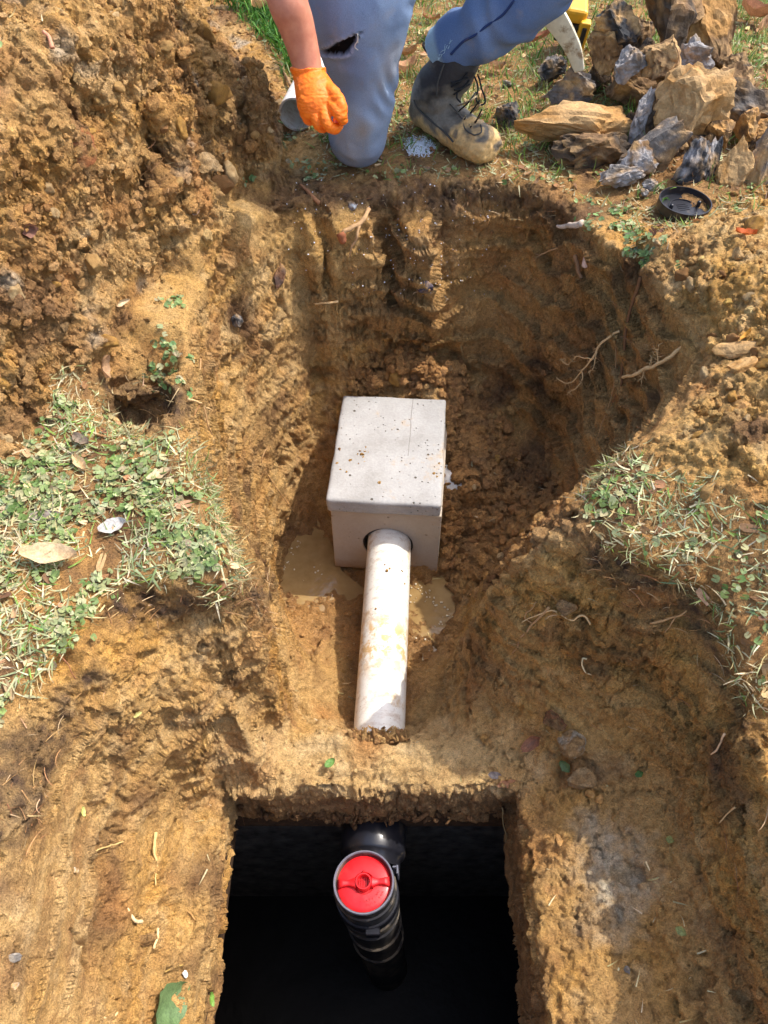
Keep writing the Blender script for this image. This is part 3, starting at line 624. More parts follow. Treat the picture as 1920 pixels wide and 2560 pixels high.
# body: hollow walls, the front one with a round port
BW, BL, BH, WT = .283, .372, .250, .035
def plate_with_port(wd, ht, th, cz, r, n=48, cx=.006):
    out = []; an = np.linspace(0, 2*math.pi, n, endpoint=False); inner = np.stack([cx+r*np.cos(an), cz+r*np.sin(an)], 1); outer = []
    for a in an:
        c, s = math.cos(a), math.sin(a); t = 9
        if abs(c) > 1e-9: t = min(t, (wd/2)/abs(c))
        if s > 1e-9: t = min(t, (ht-cz)/s)
        if s < -1e-9: t = min(t, cz/-s)
        outer.append((t*c, cz+t*s))
    for corner in ((wd/2, 0), (wd/2, ht), (-wd/2, 0), (-wd/2, ht)):
        j = min(range(n), key=lambda q: (outer[q][0]-corner[0])**2+(outer[q][1]-corner[1])**2); outer[j] = corner
    outer = np.array(outer); V = []
    for y in (-th/2, th/2):
        for ring in (inner, outer): V.append(np.stack([ring[:, 0], np.full(n, y), ring[:, 1]], 1))
    V = np.vstack(V); a = np.arange(n); b = (a+1) % n; q = [np.stack([a, b, b+n, a+n], 1)[:, ::-1], np.stack([a, b, b+n, a+n], 1)+2*n, np.stack([a, b, b+2*n, a+2*n], 1), np.stack([a, b, b+2*n, a+2*n], 1)[:, ::-1]+n]
    return V, np.concatenate(q), np.zeros((0, 3), int)
pf = plate_with_port(BW, BH, WT, .117, .0665); pf = (pf[0]+(0, -BL/2+WT/2, 0), pf[1], pf[2])
parts = [pf, box(BW, WT, BH, (0, BL/2-WT/2, BH/2)), box(WT, BL-2*WT-.002, BH, (-BW/2+WT/2, 0, BH/2)), box(WT, BL-2*WT-.002, BH, (BW/2-WT/2, 0, BH/2)), box(BW-2*WT, BL-2*WT, .03, (0, 0, .016))]
Vb, Fb = join(parts); body = ob('box_body', mesh_from('box_body', Vb, Fb, False), M_CONC2, bx)
bv = body.modifiers.new('bevel', 'BEVEL'); bv.width = .003; bv.segments = 2; bv.limit_method = 'ANGLE'
M_BLACK = mat_plain('black_rubber', (.012, .012, .013), .5, .4, bump=.0006)
sv, sq, st_ = lathe([(.0665, 0), (.0665, .03), (.0605, .03), (.0605, 0), (.0665, 0)], 40)
ob('pipe_seal', mesh_from('pipe_seal', sv, sq), M_BLACK, bx, loc=(.006, -BL/2+.004, .117), rot=(-math.pi/2, 0, 0))
# ------------------------------------------------------------------ white pipes
def pipe_mesh(r, th, L, n=56, m=24):
    zs = np.linspace(0, L, m); prof = [(r-th, 0)]+[(r, z) for z in zs]+[(r-th, L), (r-th, 0)]; return lathe(prof, n)
def pipe(name, p0, p1, r, mat, th=.005, **kw):
    p0, p1 = Vector(p0), Vector(p1); L = (p1-p0).length; V, q, t = pipe_mesh(r, th, L)
    o = ob(name, mesh_from(name, V, q), mat, **kw); o.location = p0; o.rotation_euler = (p1-p0).to_track_quat('Z', 'X').to_euler()
    m = o.modifiers.new('es', 'EDGE_SPLIT'); m.split_angle = math.radians(40); return o
PA = Vector(at(946, 1835, -.625)); PB = Vector(at(973, 1332, -.617))
PA.z = PB.z = 0; dirn = (PB-PA).normalized(); PB = PB+dirn*.03; PA = PA-dirn*.10
PB.z = -.676; PA.z = -.672
pipe('drain_pipe', PA, PB, .0572, M_PVC, label='muddy white plastic drain pipe running from the ridge into the front of the box', cat='pipe')
q = Vector(at(1130, 1180, -.62)); pipe('drain_pipe', (q.x-.06, q.y+.0, -.664), (q.x+.036, q.y-.005, -.676), .0572, M_PVC, label='short white outlet pipe nearly buried in crumbs, right of the concrete box', cat='pipe')
# ------------------------------------------------------------------ outlet tee and filter in the tank
M_ABS = mat_plain('black_plastic', (.013, .013, .017), .28, .5, var=.2, scale=50, bump=.0005, stain=lin(90, 80, 66), stain_at=.60)
M_ABS2 = mat_plain('grimy_black_plastic', (.022, .021, .022), .5, .5, var=.5, scale=35, bump=.002, stain=lin(104, 94, 80), stain_at=.48)
M_GREYP = mat_plain('grey_plastic', lin(105, 105, 116), .4, .5, bump=.0003)
tp = Vector(at(909, 2205, -.715)); tb = Vector(at(968, 2420, -1.52)); tb = tp+(tb-tp)*1.0
tee = ob('outlet_tee', None, label='black plastic outlet tee hanging down inside the dark tank', cat='pipe fitting', loc=tp)
ax = (tp-tb).normalized(); xa = (Vector((1, 0, 0))-ax*ax.x).normalized(); ya = ax.cross(xa); AXM = Matrix((xa, ya, ax)).transposed(); tee.rotation_euler = AXM.to_euler(); Ltee = (tp-tb).length
def lz(name, prof, mat, parent, n=56, smooth=True, **kw):
    V, qd, t = lathe(prof, n); o = ob(name, mesh_from(name, V, qd), mat, parent, **kw); m = o.modifiers.new('es', 'EDGE_SPLIT'); m.split_angle = math.radians(35); return o
RT = .0615
lz('tee_body', [(RT-.005, 0), (RT-.0015, .0015), (RT, 0), (RT, -.03), (RT+.0035, -.033), (RT+.0035, -.042), (RT, -.045), (RT-.001, -.14), (RT+.003, -.145), (RT+.003, -.17), (RT-.004, -.175), (RT-.006, -Ltee), (RT-.010, -Ltee), (RT-.009, -.02), (RT-.005, 0)], M_ABS2, tee)
lz('clamp_band', [(RT+.0045, -.085), (RT+.006, -.087), (RT+.006, -.112), (RT+.0045, -.114), (RT+.0005, -.114), (RT+.0005, -.085), (RT+.0045, -.085)], M_ABS, tee)
V, Fl = join([box(.030, .014, .026, (.012, -RT-.009, -.1))]); o = ob('clamp_buckle', mesh_from('b', V, Fl, False), M_ABS, tee); o.modifiers.new('b', 'BEVEL').width = .002
for rr in (-.20, -.30, -.42):
    lz('rib', [(RT-.003, rr), (RT+.0015, rr-.004), (RT+.0015, rr-.010), (RT-.003, rr-.014), (RT-.003, rr)], M_ABS2, tee)
lz('rim', [(RT-.0045, 0), (RT-.003, .003), (RT-.0008, .003), (RT+.0005, 0), (RT-.0045, 0)], M_GREYP, tee)
hub0 = tp+Vector((.014, .050, -.085)); hub1 = Vector((tp.x+.030, .74, -.80))
hl = (tee.matrix_basis.to_3x3() if False else tee.rotation_euler.to_matrix()).inverted()
def inl(p): return hl@(Vector(p)-tp)
h0, h1 = inl(hub0), inl(hub1); V, qd, t = lathe([(.0615, 0), (.0615, .02), (.068, .024), (.071, .030), (.071, .09), (.068, .094), (.058, .096), (.058, .3)], 56)
o = ob('hub', mesh_from('hub', V, qd), M_ABS, tee, loc=h0); o.rotation_euler = (h1-h0).to_track_quat('Z', 'X').to_euler()
for sgn, s in ((1, .55),):
    V, Fl = join([box(.003, .030*s, .085*s, (0, 0, 0)), box(.014*s, .003, .080*s, (-.006*sgn, .010*s, 0))]); ob('gusset', mesh_from('g', V, Fl, False), M_GREYP, tee, loc=(sgn*(RT+.006), .030, -.045))
# red filter cap
kk = NT('red_plastic'); n1 = kk.noise(40, 4); cc = kk.mix(kk.ramp(kk.noise(16, 5, .7), [(.55, 0.), (.75, .3)]), lin(214, 30, 36), lin(222, 100, 96)); kk.color(cc); kk.rough(kk.ramp(n1, [(.3, .28), (.7, .5)]), .5)
kk.b.inputs['Subsurface Weight'].default_value = .1; kk.b.inputs['Subsurface Radius'].default_value = (.01, .002, .002); M_RED = kk.m
fil = ob('effluent_filter', None, label='bright red filter cap with a ring handle, set in the top of the black tee', cat='filter', loc=tp+ax*-.009); fil.rotation_euler = (AXM@Matrix.Rotation(.03, 3, 'Z')).to_euler()
RF = RT-.0048
lz('filter_cap', [(.0001, -.004), (.019, -.004), (.0215, .001), (RF-.010, .001), (RF-.008, 0), (RF-.004, -.001), (RF, -.004), (RF, -.03), (.0001, -.032)], M_RED, fil)
lz('handle_ring', [(.0125, .0), (.0125, .0145), (.0135, .016), (.0155, .016), (.0165, .0145), (.0165, .0), (.0125, 0)], M_RED, fil)
for sgn in (1, -1):
    xs = np.linspace(.015, RF-.005, 14); wd = np.interp(xs, [.015, .03, .04, RF-.005], [.011, .0055, .0065, .010]); top = np.interp(xs, [.015, .03, RF-.012, RF-.005], [.0125, .0105, .0120, .006])
    Vv = []
    for x, wq, tq in zip(xs, wd, top): Vv += [(sgn*x, -wq, .0015), (sgn*x, -wq*.9, tq-.0015), (sgn*x, -wq*.6, tq), (sgn*x, wq*.6, tq), (sgn*x, wq*.9, tq-.0015), (sgn*x, wq, .0015)]
    n = 6; Q = [];
    for i in range(len(xs)-1):
        for j in range(n): Q.append((i*n+j, i*n+(j+1) % n, (i+1)*n+(j+1) % n, (i+1)*n+j))
    me = mesh_from('grip', np.array(Vv), [np.array(Q), np.array([tuple(range(n)), tuple(range((len(xs)-1)*n, len(xs)*n))[::-1]])], True)
    me.update(); bm = bmesh.new(); bm.from_mesh(me); bmesh.ops.recalc_face_normals(bm, faces=bm.faces); bm.to_mesh(me); bm.free()
    ob('handle_grip', me, M_RED, fil)
for i in range(6): ob('grille_bar', mesh_from('bar', *[z if j == 0 else [z] for j, z in enumerate(box(.0018, .023, .006)[:2])], False), M_RED, fil, loc=((i-2.5)*.0037, 0, -.001))
V, qd, t = lathe([(.0001, .006), (.002, .0055), (.0028, .003), (.0028, 0)], 12); ob('peg', mesh_from('peg', V, qd), M_RED, fil, loc=(0, .0215, .001))
fc_ = bpy.data.curves.new('lettering', 'FONT')
def text_mesh(s, size, ext):
    cu = bpy.data.curves.new('t', 'FONT'); cu.body = s; cu.size = size; cu.extrude = ext; cu.align_x = 'CENTER'; cu.resolution_u = 2
    o = bpy.data.objects.new('t', cu); COL.objects.link(o); dg = bpy.context.evaluated_depsgraph_get(); me = bpy.data.meshes.new_from_object(o.evaluated_get(dg)); bpy.data.objects.remove(o); return me
M_RED2 = mat_plain('raised_red_lettering', lin(170, 34, 36), .5, .4, bump=0)
for s, rad, an in (('PULL FOR', .044, -.95), ('PARTS NO', .036, -1.15)):
    for i, ch in enumerate(s):
        if ch == ' ': continue
        a_ = an+(i-3.5)*(.0062/rad)
        ob('letter', text_mesh(ch, .0062, .0004), M_RED2, fil, loc=(rad*math.cos(a_), rad*math.sin(a_), .0016), rot=(0, 0, a_+math.pi/2))
# ------------------------------------------------------------------ puddles
def puddle(poly, z, name, label):
    W = np.array([at(x, y, z)[:2] for x, y in poly]); c = W.mean(0); W = c+(W-c)*1.55; n = len(W)
    # grid disc
    V = [(*c, z)]; rings = 10
    for r in range(1, rings+1):
        for p in W: V.append((*(c+(p-c)*r/rings), z))
    Fq = []; Ft = [(0, 1+i, 1+(i+1) % n) for i in range(n)]
    for r in range(1, rings):
        for i in range(n): Fq.append((1+(r-1)*n+i, 1+r*n+i, 1+r*n+(i+1) % n, 1+(r-1)*n+(i+1) % n))
    k = NT('muddy_water'); k.color(k.mix(k.ramp(k.noise(30, 4), [(.3, 0.), (.7, 1.)]), lin(140, 112, 70), lin(158, 130, 86))); k.rough(.07, .6); k.bump(k.noise(45, 3), .003, .25)
    return ob(name, mesh_from(name, np.array(V), [np.array(Fq), np.array(Ft)]), k.m, label=label, kind='structure')
puddle([(715,1360),(745,1330),(800,1350),(830,1430),(880,1470),(880,1530),(800,1530),(740,1500),(700,1450)], -.803, 'puddle', 'muddy water lying left of the box')
puddle([(1010,1440),(1100,1440),(1140,1500),(1150,1560),(1120,1620),(1060,1640),(1010,1620)], -.806, 'puddle', 'muddy water lying right of the white pipe')
# ------------------------------------------------------------------ crumbs and clods
def crumb_template(sub, seed, ang=.35, cut=5):
    V, Fc = ICO[sub]; r = np.random.default_rng(seed); V = V.copy()
    for k in range(cut):
        n = r.normal(size=3); n /= np.linalg.norm(n); dd = r.uniform(.45, .8); s = V@n; V = V-np.maximum(s-dd, 0)[:, None]*n
    V = V*(1+ang*fbm(V*1.3+seed*7.7, seed, 2)[:, None]); V *= r.uniform(.7, 1.15, 3); return V, Fc
sT = [crumb_template(1, 100+i, .6, 3) for i in range(8)]; mT = [crumb_template(2, 200+i, .5) for i in range(8)]
tz = {k: v[T].mean(1) for k, v in Z.items()}; tcr = crumb[T].mean(1)
Cface = Cg[T[:, 0]]
notin = (part_of < 9)*1.
def crumbs(name, n, tpl, smin, smax, dens, label, alpha=1.9, seed=0):
    P, N, f = sample(dens, n); S = smin*(1-rng.random(n)*(1-(smin/smax)**alpha))**(-1/alpha)
    Rm = rot_from(N); tl = rng.normal(size=(n, 3))*.5
    cl = Cface[f]*(1+.22*rng.normal(size=(n, 1))*.6)*(1+.015*rng.normal(size=(n, 3)))
    P = P+N*(S*.22)[:, None]; V, Fc, Cc = scatter(tpl, P, Rm, np.stack([S, S*rng.uniform(.7, 1.1, n), S*rng.uniform(.5, .9, n)], 1), np.clip(cl, .01, .8))
    return ob(name, mesh_from(name, V, Fc, False, Cc, {'wet': np.zeros(len(V))}), M_SOIL, label=label, kind='stuff')
dn = tz['heap']*1.1+tz['rspoil']*1.3+tz['pile']*1.3+tz['floor']*.5+.10*(1-tz['lawn'])+.14*tz['lawn']+.35*tz['topsoil_and_shade']+.5*tz['tanktop']+.2*tz['lowwall']+.5*tz['ridge']+.12*tz['smooth']*0
crumbs('soil_crumbs', 16000, sT, .0022, .008, dn, 'fine crumbs of loose clay over the heap and the pit')
dn2 = tz['heap']*1.4+tz['rspoil']*1.2+tz['pile']*1.1+tz['floor']*.35+.02*(1-tz['lawn'])
crumbs('damp_clods', 1500, mT, .007, .022, tz['pile']*1., 'larger damp clods heaped behind and right of the concrete box')
crumbs('soil_clods', 4000, mT, .005, .018, dn2, 'small broken clods of clay over the heap and the pit')
# the largest loose clods, one by one
clod_meshes = []
for i in range(9):
    V, Fc = crumb_template(3, 300+i, .35, 7); V = V*(1+.16*fbm(V*3.2+i, 310+i, 3, .6, True)[:, None])
    base = [C['ochre'], C['clay'], C['brown'], C['pale']][i % 4]; cc = mixc(np.tile(base, (len(V), 1)), C['brown'], fbm(V*2+i, 320, 2)+.3)
    me = mesh_from('clay_clod', V, Fc, True, cc, {'wet': np.zeros(len(V))}); me.materials.append(M_SOIL); clod_meshes.append(me)
def put_clods(n, dens, smin, smax, label, group):
    P, N, f = sample(dens, n*3); c = 0; taken = []
    for p, nn in zip(P, N):
        if c >= n: break
        if any((p[0]-q[0])**2+(p[1]-q[1])**2 < .0007 for q in taken): continue
        taken.append(p); s = smin*(1-rng.random()*(1-(smin/smax)**2))**-.5; p = p+nn*s*.2
        o = ob('clay_clod', clod_meshes[rng.integers(9)], None, label=label, cat='clod', group=group, loc=p, rot=rng.uniform(0, 6.28, 3), scale=(s, s*rng.uniform(.7, 1), s*rng.uniform(.6, .9))); c += 1
for me in clod_meshes: pass
put_clods(120, tz['heap']*(tz['lawn'] < .3), .011, .030, 'loose rough clod of ochre clay lying on the tall spoil heap', 'clay clods on the spoil heap')
put_clods(45, tz['rspoil'], .010, .020, 'loose crumbly clod of tan clay on the low bank right of the pit', 'clay clods on the spoil bank')
put_clods(36, tz['pile'], .010, .022, 'damp brown clod lying in the loose soil around the concrete box', 'clay clods in the pit')
# soil clinging under the lip, above the black hub
n = 520; X = np.clip(rng.normal(-.06, .10, n), HX0+.02, HX1-.02); dr = .015+.085*np.exp(-((X+.04)/.075)**2)*rng.random(n)+.02*rng.random(n)
P = np.stack([X, HY1-.002+rng.normal(size=n)*.008, -.665-dr*.75], 1); S = rng.uniform(.0035, .010, n); hubr = np.hypot(P[:, 0]+.012, P[:, 2]+.80) > .075; P, S = P[hubr], S[hubr]
V, Fc, Cc = scatter(mT, P, rot_from(rng.normal(size=P.shape)/1.), S, np.clip(C['umber']*.8*(1+.3*rng.normal(size=(len(P), 1))), .01, .5)); ob('clinging_soil', mesh_from('clinging_soil', V, Fc, True, Cc, {'wet': np.zeros(len(V))}), M_SOIL, label='brown crumbs and clods clinging under the lip of the tank opening', kind='stuff')
# ------------------------------------------------------------------ rocks
def rock_mesh(name, dims, seed, ca, cb, bias=0., facet=9, rough=.19, sub=4, shard=0.):
    V, Fc = ICO[sub]; V = V.copy(); r = np.random.default_rng(seed)
    for k in range(facet):
        n = r.normal(size=3); n /= np.linalg.norm(n); dd = r.uniform(.42, .85); s = V@n; V = V-np.maximum(s-dd, 0)[:, None]*n
    V /= np.abs(V).max(0)
    bigw = fbm(V*1.2+seed, seed, 2); ridg = fbm(V*2.8+seed, seed+1, 4, .6, True)
    sc_ = (V+.25*bigw[:, None])*1.; V = V*(1+.30*bigw+rough*3*(ridg-.25)+rough*1.1*(fbm(V*7+seed, seed+6, 3, .65, True)-.25))[:, None]
    w_, r_ = worley(V*2.6+seed, seed); V = V*(1+rough*.9*(w_-.5))[:, None]
    if shard: V = V+np.array([.35, 0, 0])*np.sin(V[:, 2:3]*2.2)*shard; V[:, 0] *= 1-.35*shard*V[:, 2]
    V = V/np.abs(V).max(0)*np.array(dims)/2
    N = np.array(V); N /= np.linalg.norm(N, axis=1)[:, None]+1e-9
    m = fbm(V/np.max(dims)*3.2+seed*1.3, seed+2, 3)*2.4+bias; m = np.clip(m*2.6+.5, 0, 1)[:, None]
    cc = np.array(lin(*ca))*(1-m)+np.array(lin(*cb))*m; dirt = np.clip(fbm(V/.03+seed, seed+8, 3)*3+.35*(V[:, 2:3]/np.max(dims)*2)[:, 0], 0, 1)[:, None]*.6; cc = cc*(1-dirt)+np.array(lin(176, 140, 92))*dirt; cc = cc*(1+.45*fbm(V/.012, seed+4, 3)-.45*np.clip(.22-ridg, 0, .2)*4)[:, None]
    return mesh_from(name, V, Fc, False, np.clip(cc, .01, .8))
TAN, OCH, BRN, GRY, LIL, DRK, CHAR = (176,142,96), (170,126,70), (116,88,58), (108,102,96), (148,144,142), (70,58,46), (46,47,50)
def rock(x0, y0, x1, y1, h, ca, cb, label, bias=0., roll=0., th=.8, kind='rock', cat='rock', seed=None, **kw):
    cx, cy = (x0+x1)/2, (y0+y1)/2; dp = depth_at(cx, cy, h); W = (x1-x0)*dp/F; H = (y1-y0)*dp/F*1.05
    if roll: # outline given before the roll
        pass
    sd = seed or int(x0*7+y0*3) % 9973
    me = rock_mesh(kind, (W*1.2, max(.02, min(W, H)*th*1.25), H*1.18), sd, ca, cb, bias, **kw); me.materials.append(M_ROCK)
    return ob(kind, me, None, label=label, cat=cat, loc=at(cx, cy, h), rot=(math.radians(-18), math.radians(roll), 0))
rock(1305,270,1580,368,.055,OCH,TAN,'long flat ochre slab of clay-caked rock, lying lowest at the left front of the pile',-.1,2,1.1,rough=.12)
rock(1385,335,1590,420,.03,BRN,DRK,'dark shaded stone beneath the long ochre slab',0,4,1.)
rock(1367,168,1502,252,.10,GRY,TAN,'blocky charcoal grey rock with a tan dirt cap, above the long ochre slab',-.5,-3,.9)
rock(1330,143,1410,200,.07,CHAR,GRY,'small grey rock in the grass left of the blocky charcoal rock',0,0)
rock(1240,256,1300,312,.03,CHAR,GRY,'lone dark grey rock right of the black boot',.1,0,.9)
rock(1470,62,1552,172,.18,BRN,TAN,'brown caked stone standing right of the pick blade tip',-.2,-15)
rock(1478,12,1596,120,.22,CHAR,TAN,'dark rock with pale scoured top, right of the yellow drill',-.1,10)
rock(1600,-70,1760,115,.26,BRN,DRK,'biggest dark brown block, hollow faced, at the top of the pile',.1,8,.8,rough=.13)
rock(1722,-40,1845,190,.20,OCH,BRN,'long ochre wedge sloping down the right side of the biggest block',-.3,-24,.6)
rock(1525,130,1615,222,.16,LIL,GRY,'small smooth lilac grey rock with a pointed lower end, mid pile',-.2,-8,.6,shard=.4)
rock(1608,88,1714,190,.20,BRN,TAN,'rounded tan and grey boulder perched mid pile below the biggest block',.1,12,.9)
rock(1690,100,1782,192,.18,LIL,GRY,'lilac grey rock tucked right of the perched tan boulder',-.3,6,.6)
rock(1500,175,1655,262,.10,BRN,OCH,'broad brown rock in shade behind the long ochre slab',-.1,-4,.9)
rock(1648,172,1812,366,.12,TAN,OCH,'largest pale tan block with a flat face, in the middle of the pile',-.1,9,.7,rough=.2)
rock(1578,222,1644,354,.09,LIL,GRY,'tall narrow lilac grey rock left of the pale tan block',-.3,8,.7,shard=.3)
rock(1618,240,1688,345,.09,BRN,DRK,'crumbly brown stone between the tall lilac rock and the pale tan block',0,0)
rock(1765,165,1880,255,.14,BRN,TAN,'curved brown rock right of the pale tan block',-.1,28,.7,shard=.5)
rock(1800,215,1960,320,.10,DRK,GRY,'long dark rock reaching the right edge of the photo',-.1,22,.7)
rock(1770,286,1838,362,.08,BRN,OCH,'small hollowed brown stone below the curved brown rock',-.1,-20)
rock(1832,280,1892,352,.08,OCH,BRN,'small round tan stone between the hollowed stone and the dark rock',-.3,0)
rock(1880,296,1960,352,.07,BRN,OCH,'brown stone cut by the right edge, above the grey-faced slab',0,0)
rock(1560,318,1738,425,.065,BRN,GRY,'long knobbly grey and brown rock leaning diagonally, front of the pile',.1,-24,.7,rough=.15)
rock(1494,415,1600,462,.025,LIL,GRY,'low lilac end piece, foremost left of the diagonal rock',-.3,-8,.8,shard=.4)
rock(1560,365,1640,450,.045,LIL,BRN,'lilac grey rock joining the diagonal rock to its low end piece',-.3,30,.6)
rock(1690,360,1768,474,.05,CHAR,LIL,'black jagged rock with one pale edge, right of the diagonal rock',-.35,12,.6,shard=.4,rough=.15)
rock(1758,344,1804,462,.055,LIL,CHAR,'slim lilac shard standing upright behind the black jagged rock',-.2,8,.7,shard=.3)
rock(1796,358,1870,486,.045,OCH,TAN,'bullet shaped ochre stone standing near the black plastic lid',-.2,8,.8,rough=.12)
rock(1872,338,1950,500,.05,TAN,GRY,'tall tan slab with a grey side face at the right edge',.2,6,.7,rough=.12)
rock(1608,446,1648,482,.014,GRY,LIL,'small blue grey pebble at the foot of the diagonal rock',0,0)
rock(1602,474,1622,492,.008,GRY,LIL,'tiny grey pebble just below the small blue grey pebble',0,0,sub=3)
rock(1252,203,1284,219,.01,GRY,LIL,'thin flat grey stone in the grass above the lone dark rock',0,0)
rock(1700,20,1800,150,.14,DRK,BRN,'dark brown stone filling the gap under the biggest block',0,0)
rock(1560,40,1640,130,.14,DRK,BRN,'dark rough stone behind the perched boulder',0,0)
rock(1730,340,1800,420,.03,DRK,BRN,'dark low stone wedged behind the slim lilac shard',0,0)
for i, (x0, y0, x1, y1, h, lab) in enumerate(((1452,150,1530,240,.08,'brown clod-like stone between the blocky charcoal rock and the broad brown rock'),(1660,60,1730,150,.17,'small brown stone wedged under the lower left of the biggest dark block'),
    (1540,290,1600,350,.04,'dark stone filling the gap at the right end of the long ochre slab'),(1640,330,1710,400,.05,'dark brown stone under the pale tan block'),(1700,330,1790,390,.05,'umber stone hidden under the right of the pale tan block'),
    (1840,240,1910,300,.09,'brown stone between the curved brown rock and the long dark rock'),(1590,100,1640,170,.14,'small dark stone left of the perched tan boulder'),(1800,140,1880,200,.14,'dull brown stone above the curved brown rock'),(1860,330,1910,380,.04,'dark stone behind the grey-faced slab'))):
    rock(x0, y0, x1, y1, h, BRN, DRK, lab, .1, (i*37) % 40-20)
crumbs('rubble', 520, [crumb_template(2, 700+i, .5, 7) for i in range(5)], .006, .017, zone([(1300,330),(1330,240),(1420,150),(1500,40),(1900,20),(1960,520),(1760,480),(1560,470),(1440,430)], 25, 1, on=(fpx, fpy)), 'small stone chips and clay rubble lying between the rocks')
def stone(px, py, w, hgt, ca, cb, label, name='stone', cat='stone', off=.2, roll=0, th=.7, bias=0., sub=3, **kw):
    p = ground_at(px, py); n = gnorm(p.x, p.y); dp = p.y*CP+(CAMH-p.z)*SP; W, H = w*dp/F, hgt*dp/F
    me = rock_mesh(name, (W, H, min(W, H)*th), int(px*3+py), ca, cb, bias, sub=sub, **kw); me.materials.append(M_ROCK if cat != 'clod' else M_SOIL)
    if cat == 'clod': me.attributes.new('wet', 'FLOAT', 'POINT')
    view = Vector((0, CP, -SP)); nn = (n*.6-view*.4).normalized() if n.z < .8 else n
    q = nn.to_track_quat('Z', 'Y').to_matrix(); x = Vector((1, 0, 0)); x = (x-nn*x.dot(nn)).normalized(); y = nn.cross(x)
    Rm = Matrix((x, y, nn)).transposed()@Matrix.Rotation(math.radians(roll), 3, 'Z')
    return ob(name, me, None, label=label, cat=cat, loc=p+nn*min(W, H)*th*off, rot=Rm.to_euler())
stone(882,520,30,26,GRY,(150,160,172),'blue grey pebble on the far rim above the forked root')
stone(185,372,110,110,(176,110,66),OCH,'rounded reddish clod standing out of the spoil heap','clay_clod','clod',.1,sub=4,rough=.05,facet=2)
stone(508,415,120,62,(196,164,120),TAN,'large flat tan clay plate with torn edge, at the foot of the heap','clay_plate','clod',.2,-8,.22,sub=4)
stone(432,475,66,40,(200,184,150),(182,160,126),'smooth pale clay chip below the large flat plate','clay_chip','clod',.2,12,.2,sub=4,facet=5)
stone(1855,922,82,60,(190,150,96),OCH,'rounded ochre stone on the right bank by the photo edge','stone','stone',.2,0,.6,rough=.03,facet=2,sub=4)
stone(1845,872,120,56,(186,146,92),TAN,'large flattish ochre stone just above the rounded one','stone','stone',.1,-8,.4,rough=.03,facet=2,sub=4)
stone(1425,1855,82,74,TAN,(196,184,160),'cracked pale block of clay at the upper right of the tank','clay_block','clod',.5,5,.6,sub=4,rough=.04)
stone(1445,1945,92,60,(182,156,116),TAN,'folded tan lump of clay just below the cracked pale block','clay_block','clod',.5,14,.5,sub=4,rough=.05)
stone(1380,1800,74,60,(148,100,68),BRN,'reddish brown lump of clay above the cracked pale block','clay_block','clod',.45,-20,.6,sub=4)
stone(1215,1852,28,34,(196,148,80),OCH,'small square ochre chip right of the white pipe end','clay_chip','clod',.3,10,.5)
stone(1310,1405,70,46,(200,156,96),OCH,'smooth rounded ochre lump on top of the right spur','clay_block','clod',.2,5,.5,rough=.04,facet=2,sub=4)
stone(1412,1520,60,52,(150,120,84),TAN,'knobbly tan lump sticking out of the right wall','clay_block','clod',.3,0,.6)
stone(700,700,40,70,(84,64,54),(120,84,60),'dark reddish stone stuck upright in the left wall')
stone(1060,722,46,34,(62,52,64),(84,78,88),'dark purplish stone set in the far wall')
stone(1100,745,60,26,(112,104,92),(90,84,76),'grey shaly stone set in the far wall beside the purplish one')
stone(590,805,36,40,CHAR,GRY,'crumpled dark stone on the left wall')
stone(1395,2102,24,34,(150,112,66),OCH,'small oval brown pebble on the tank top right of the opening')
stone(1570,2425,22,20,(120,118,104),GRY,'small grey green pebble on the tank top near the lower edge')
stone(1472,1985,30,26,(178,134,76),OCH,'left pebble of a pair below the folded clay lump')
stone(1500,1998,26,24,(178,130,70),OCH,'right pebble of a pair below the folded clay lump')
stone(32,2395,44,24,(140,130,116),GRY,'flat grey stone at the lower left edge of the photo')
stone(35,2465,26,20,(160,148,130),TAN,'small pale stone below the flat grey one at lower left')
stone(190,2178,20,18,(190,180,160),TAN,'tiny whitish stone on the smooth left bank')
stone(366,2350,52,36,(150,112,66),OCH,'squat brown clod with a flat top left of the tank opening','clay_clod','clod')
stone(462,2438,16,20,(228,230,232),(214,216,220),'tiny white chip lying left of the tank opening','plastic_chip','chip',.3)
stone(1190,195+1120,40,36,(150,106,62),BRN,'round damp clod on the pit floor right of the box front','clay_clod','clod',.2)
# ------------------------------------------------------------------ grass, leaves and litter
def blade_template(bend, w=.05, n=4, twist=0., flat=False):
    t = np.linspace(0, 1, n+1); bend = bend if abs(bend) > .05 else .05; x = np.sin(t*bend)/bend; z = (1-np.cos(t*bend))/bend
    if not flat: x, z = z, x
    ww = w*(1-t**2.2)+.004; V = []
    for i in range(n+1):
        a = twist*t[i]; V += [(x[i], -ww[i]*math.cos(a), z[i]-ww[i]*math.sin(a)), (x[i], ww[i]*math.cos(a), z[i]+ww[i]*math.sin(a))]
    Fq = [(2*i, 2*i+1, 2*i+3, 2*i+2) for i in range(n)]; return np.array(V, np.float32), np.array(Fq)
UP = [blade_template(b, w_*.8, 4, tw) for b, w_, tw in ((.5, .035, .5), (1.1, .04, 1), (1.7, .035, .3), (.9, .03, -.8), (2.3, .04, .6))]
FL = [blade_template(b, w_*.72, 4, tw, True) for b, w_, tw in ((.5, .05, .6), (.9, .045, 1.3), (-.6, .06, .5), (1.4, .05, -1), (.2, .06, 2))]
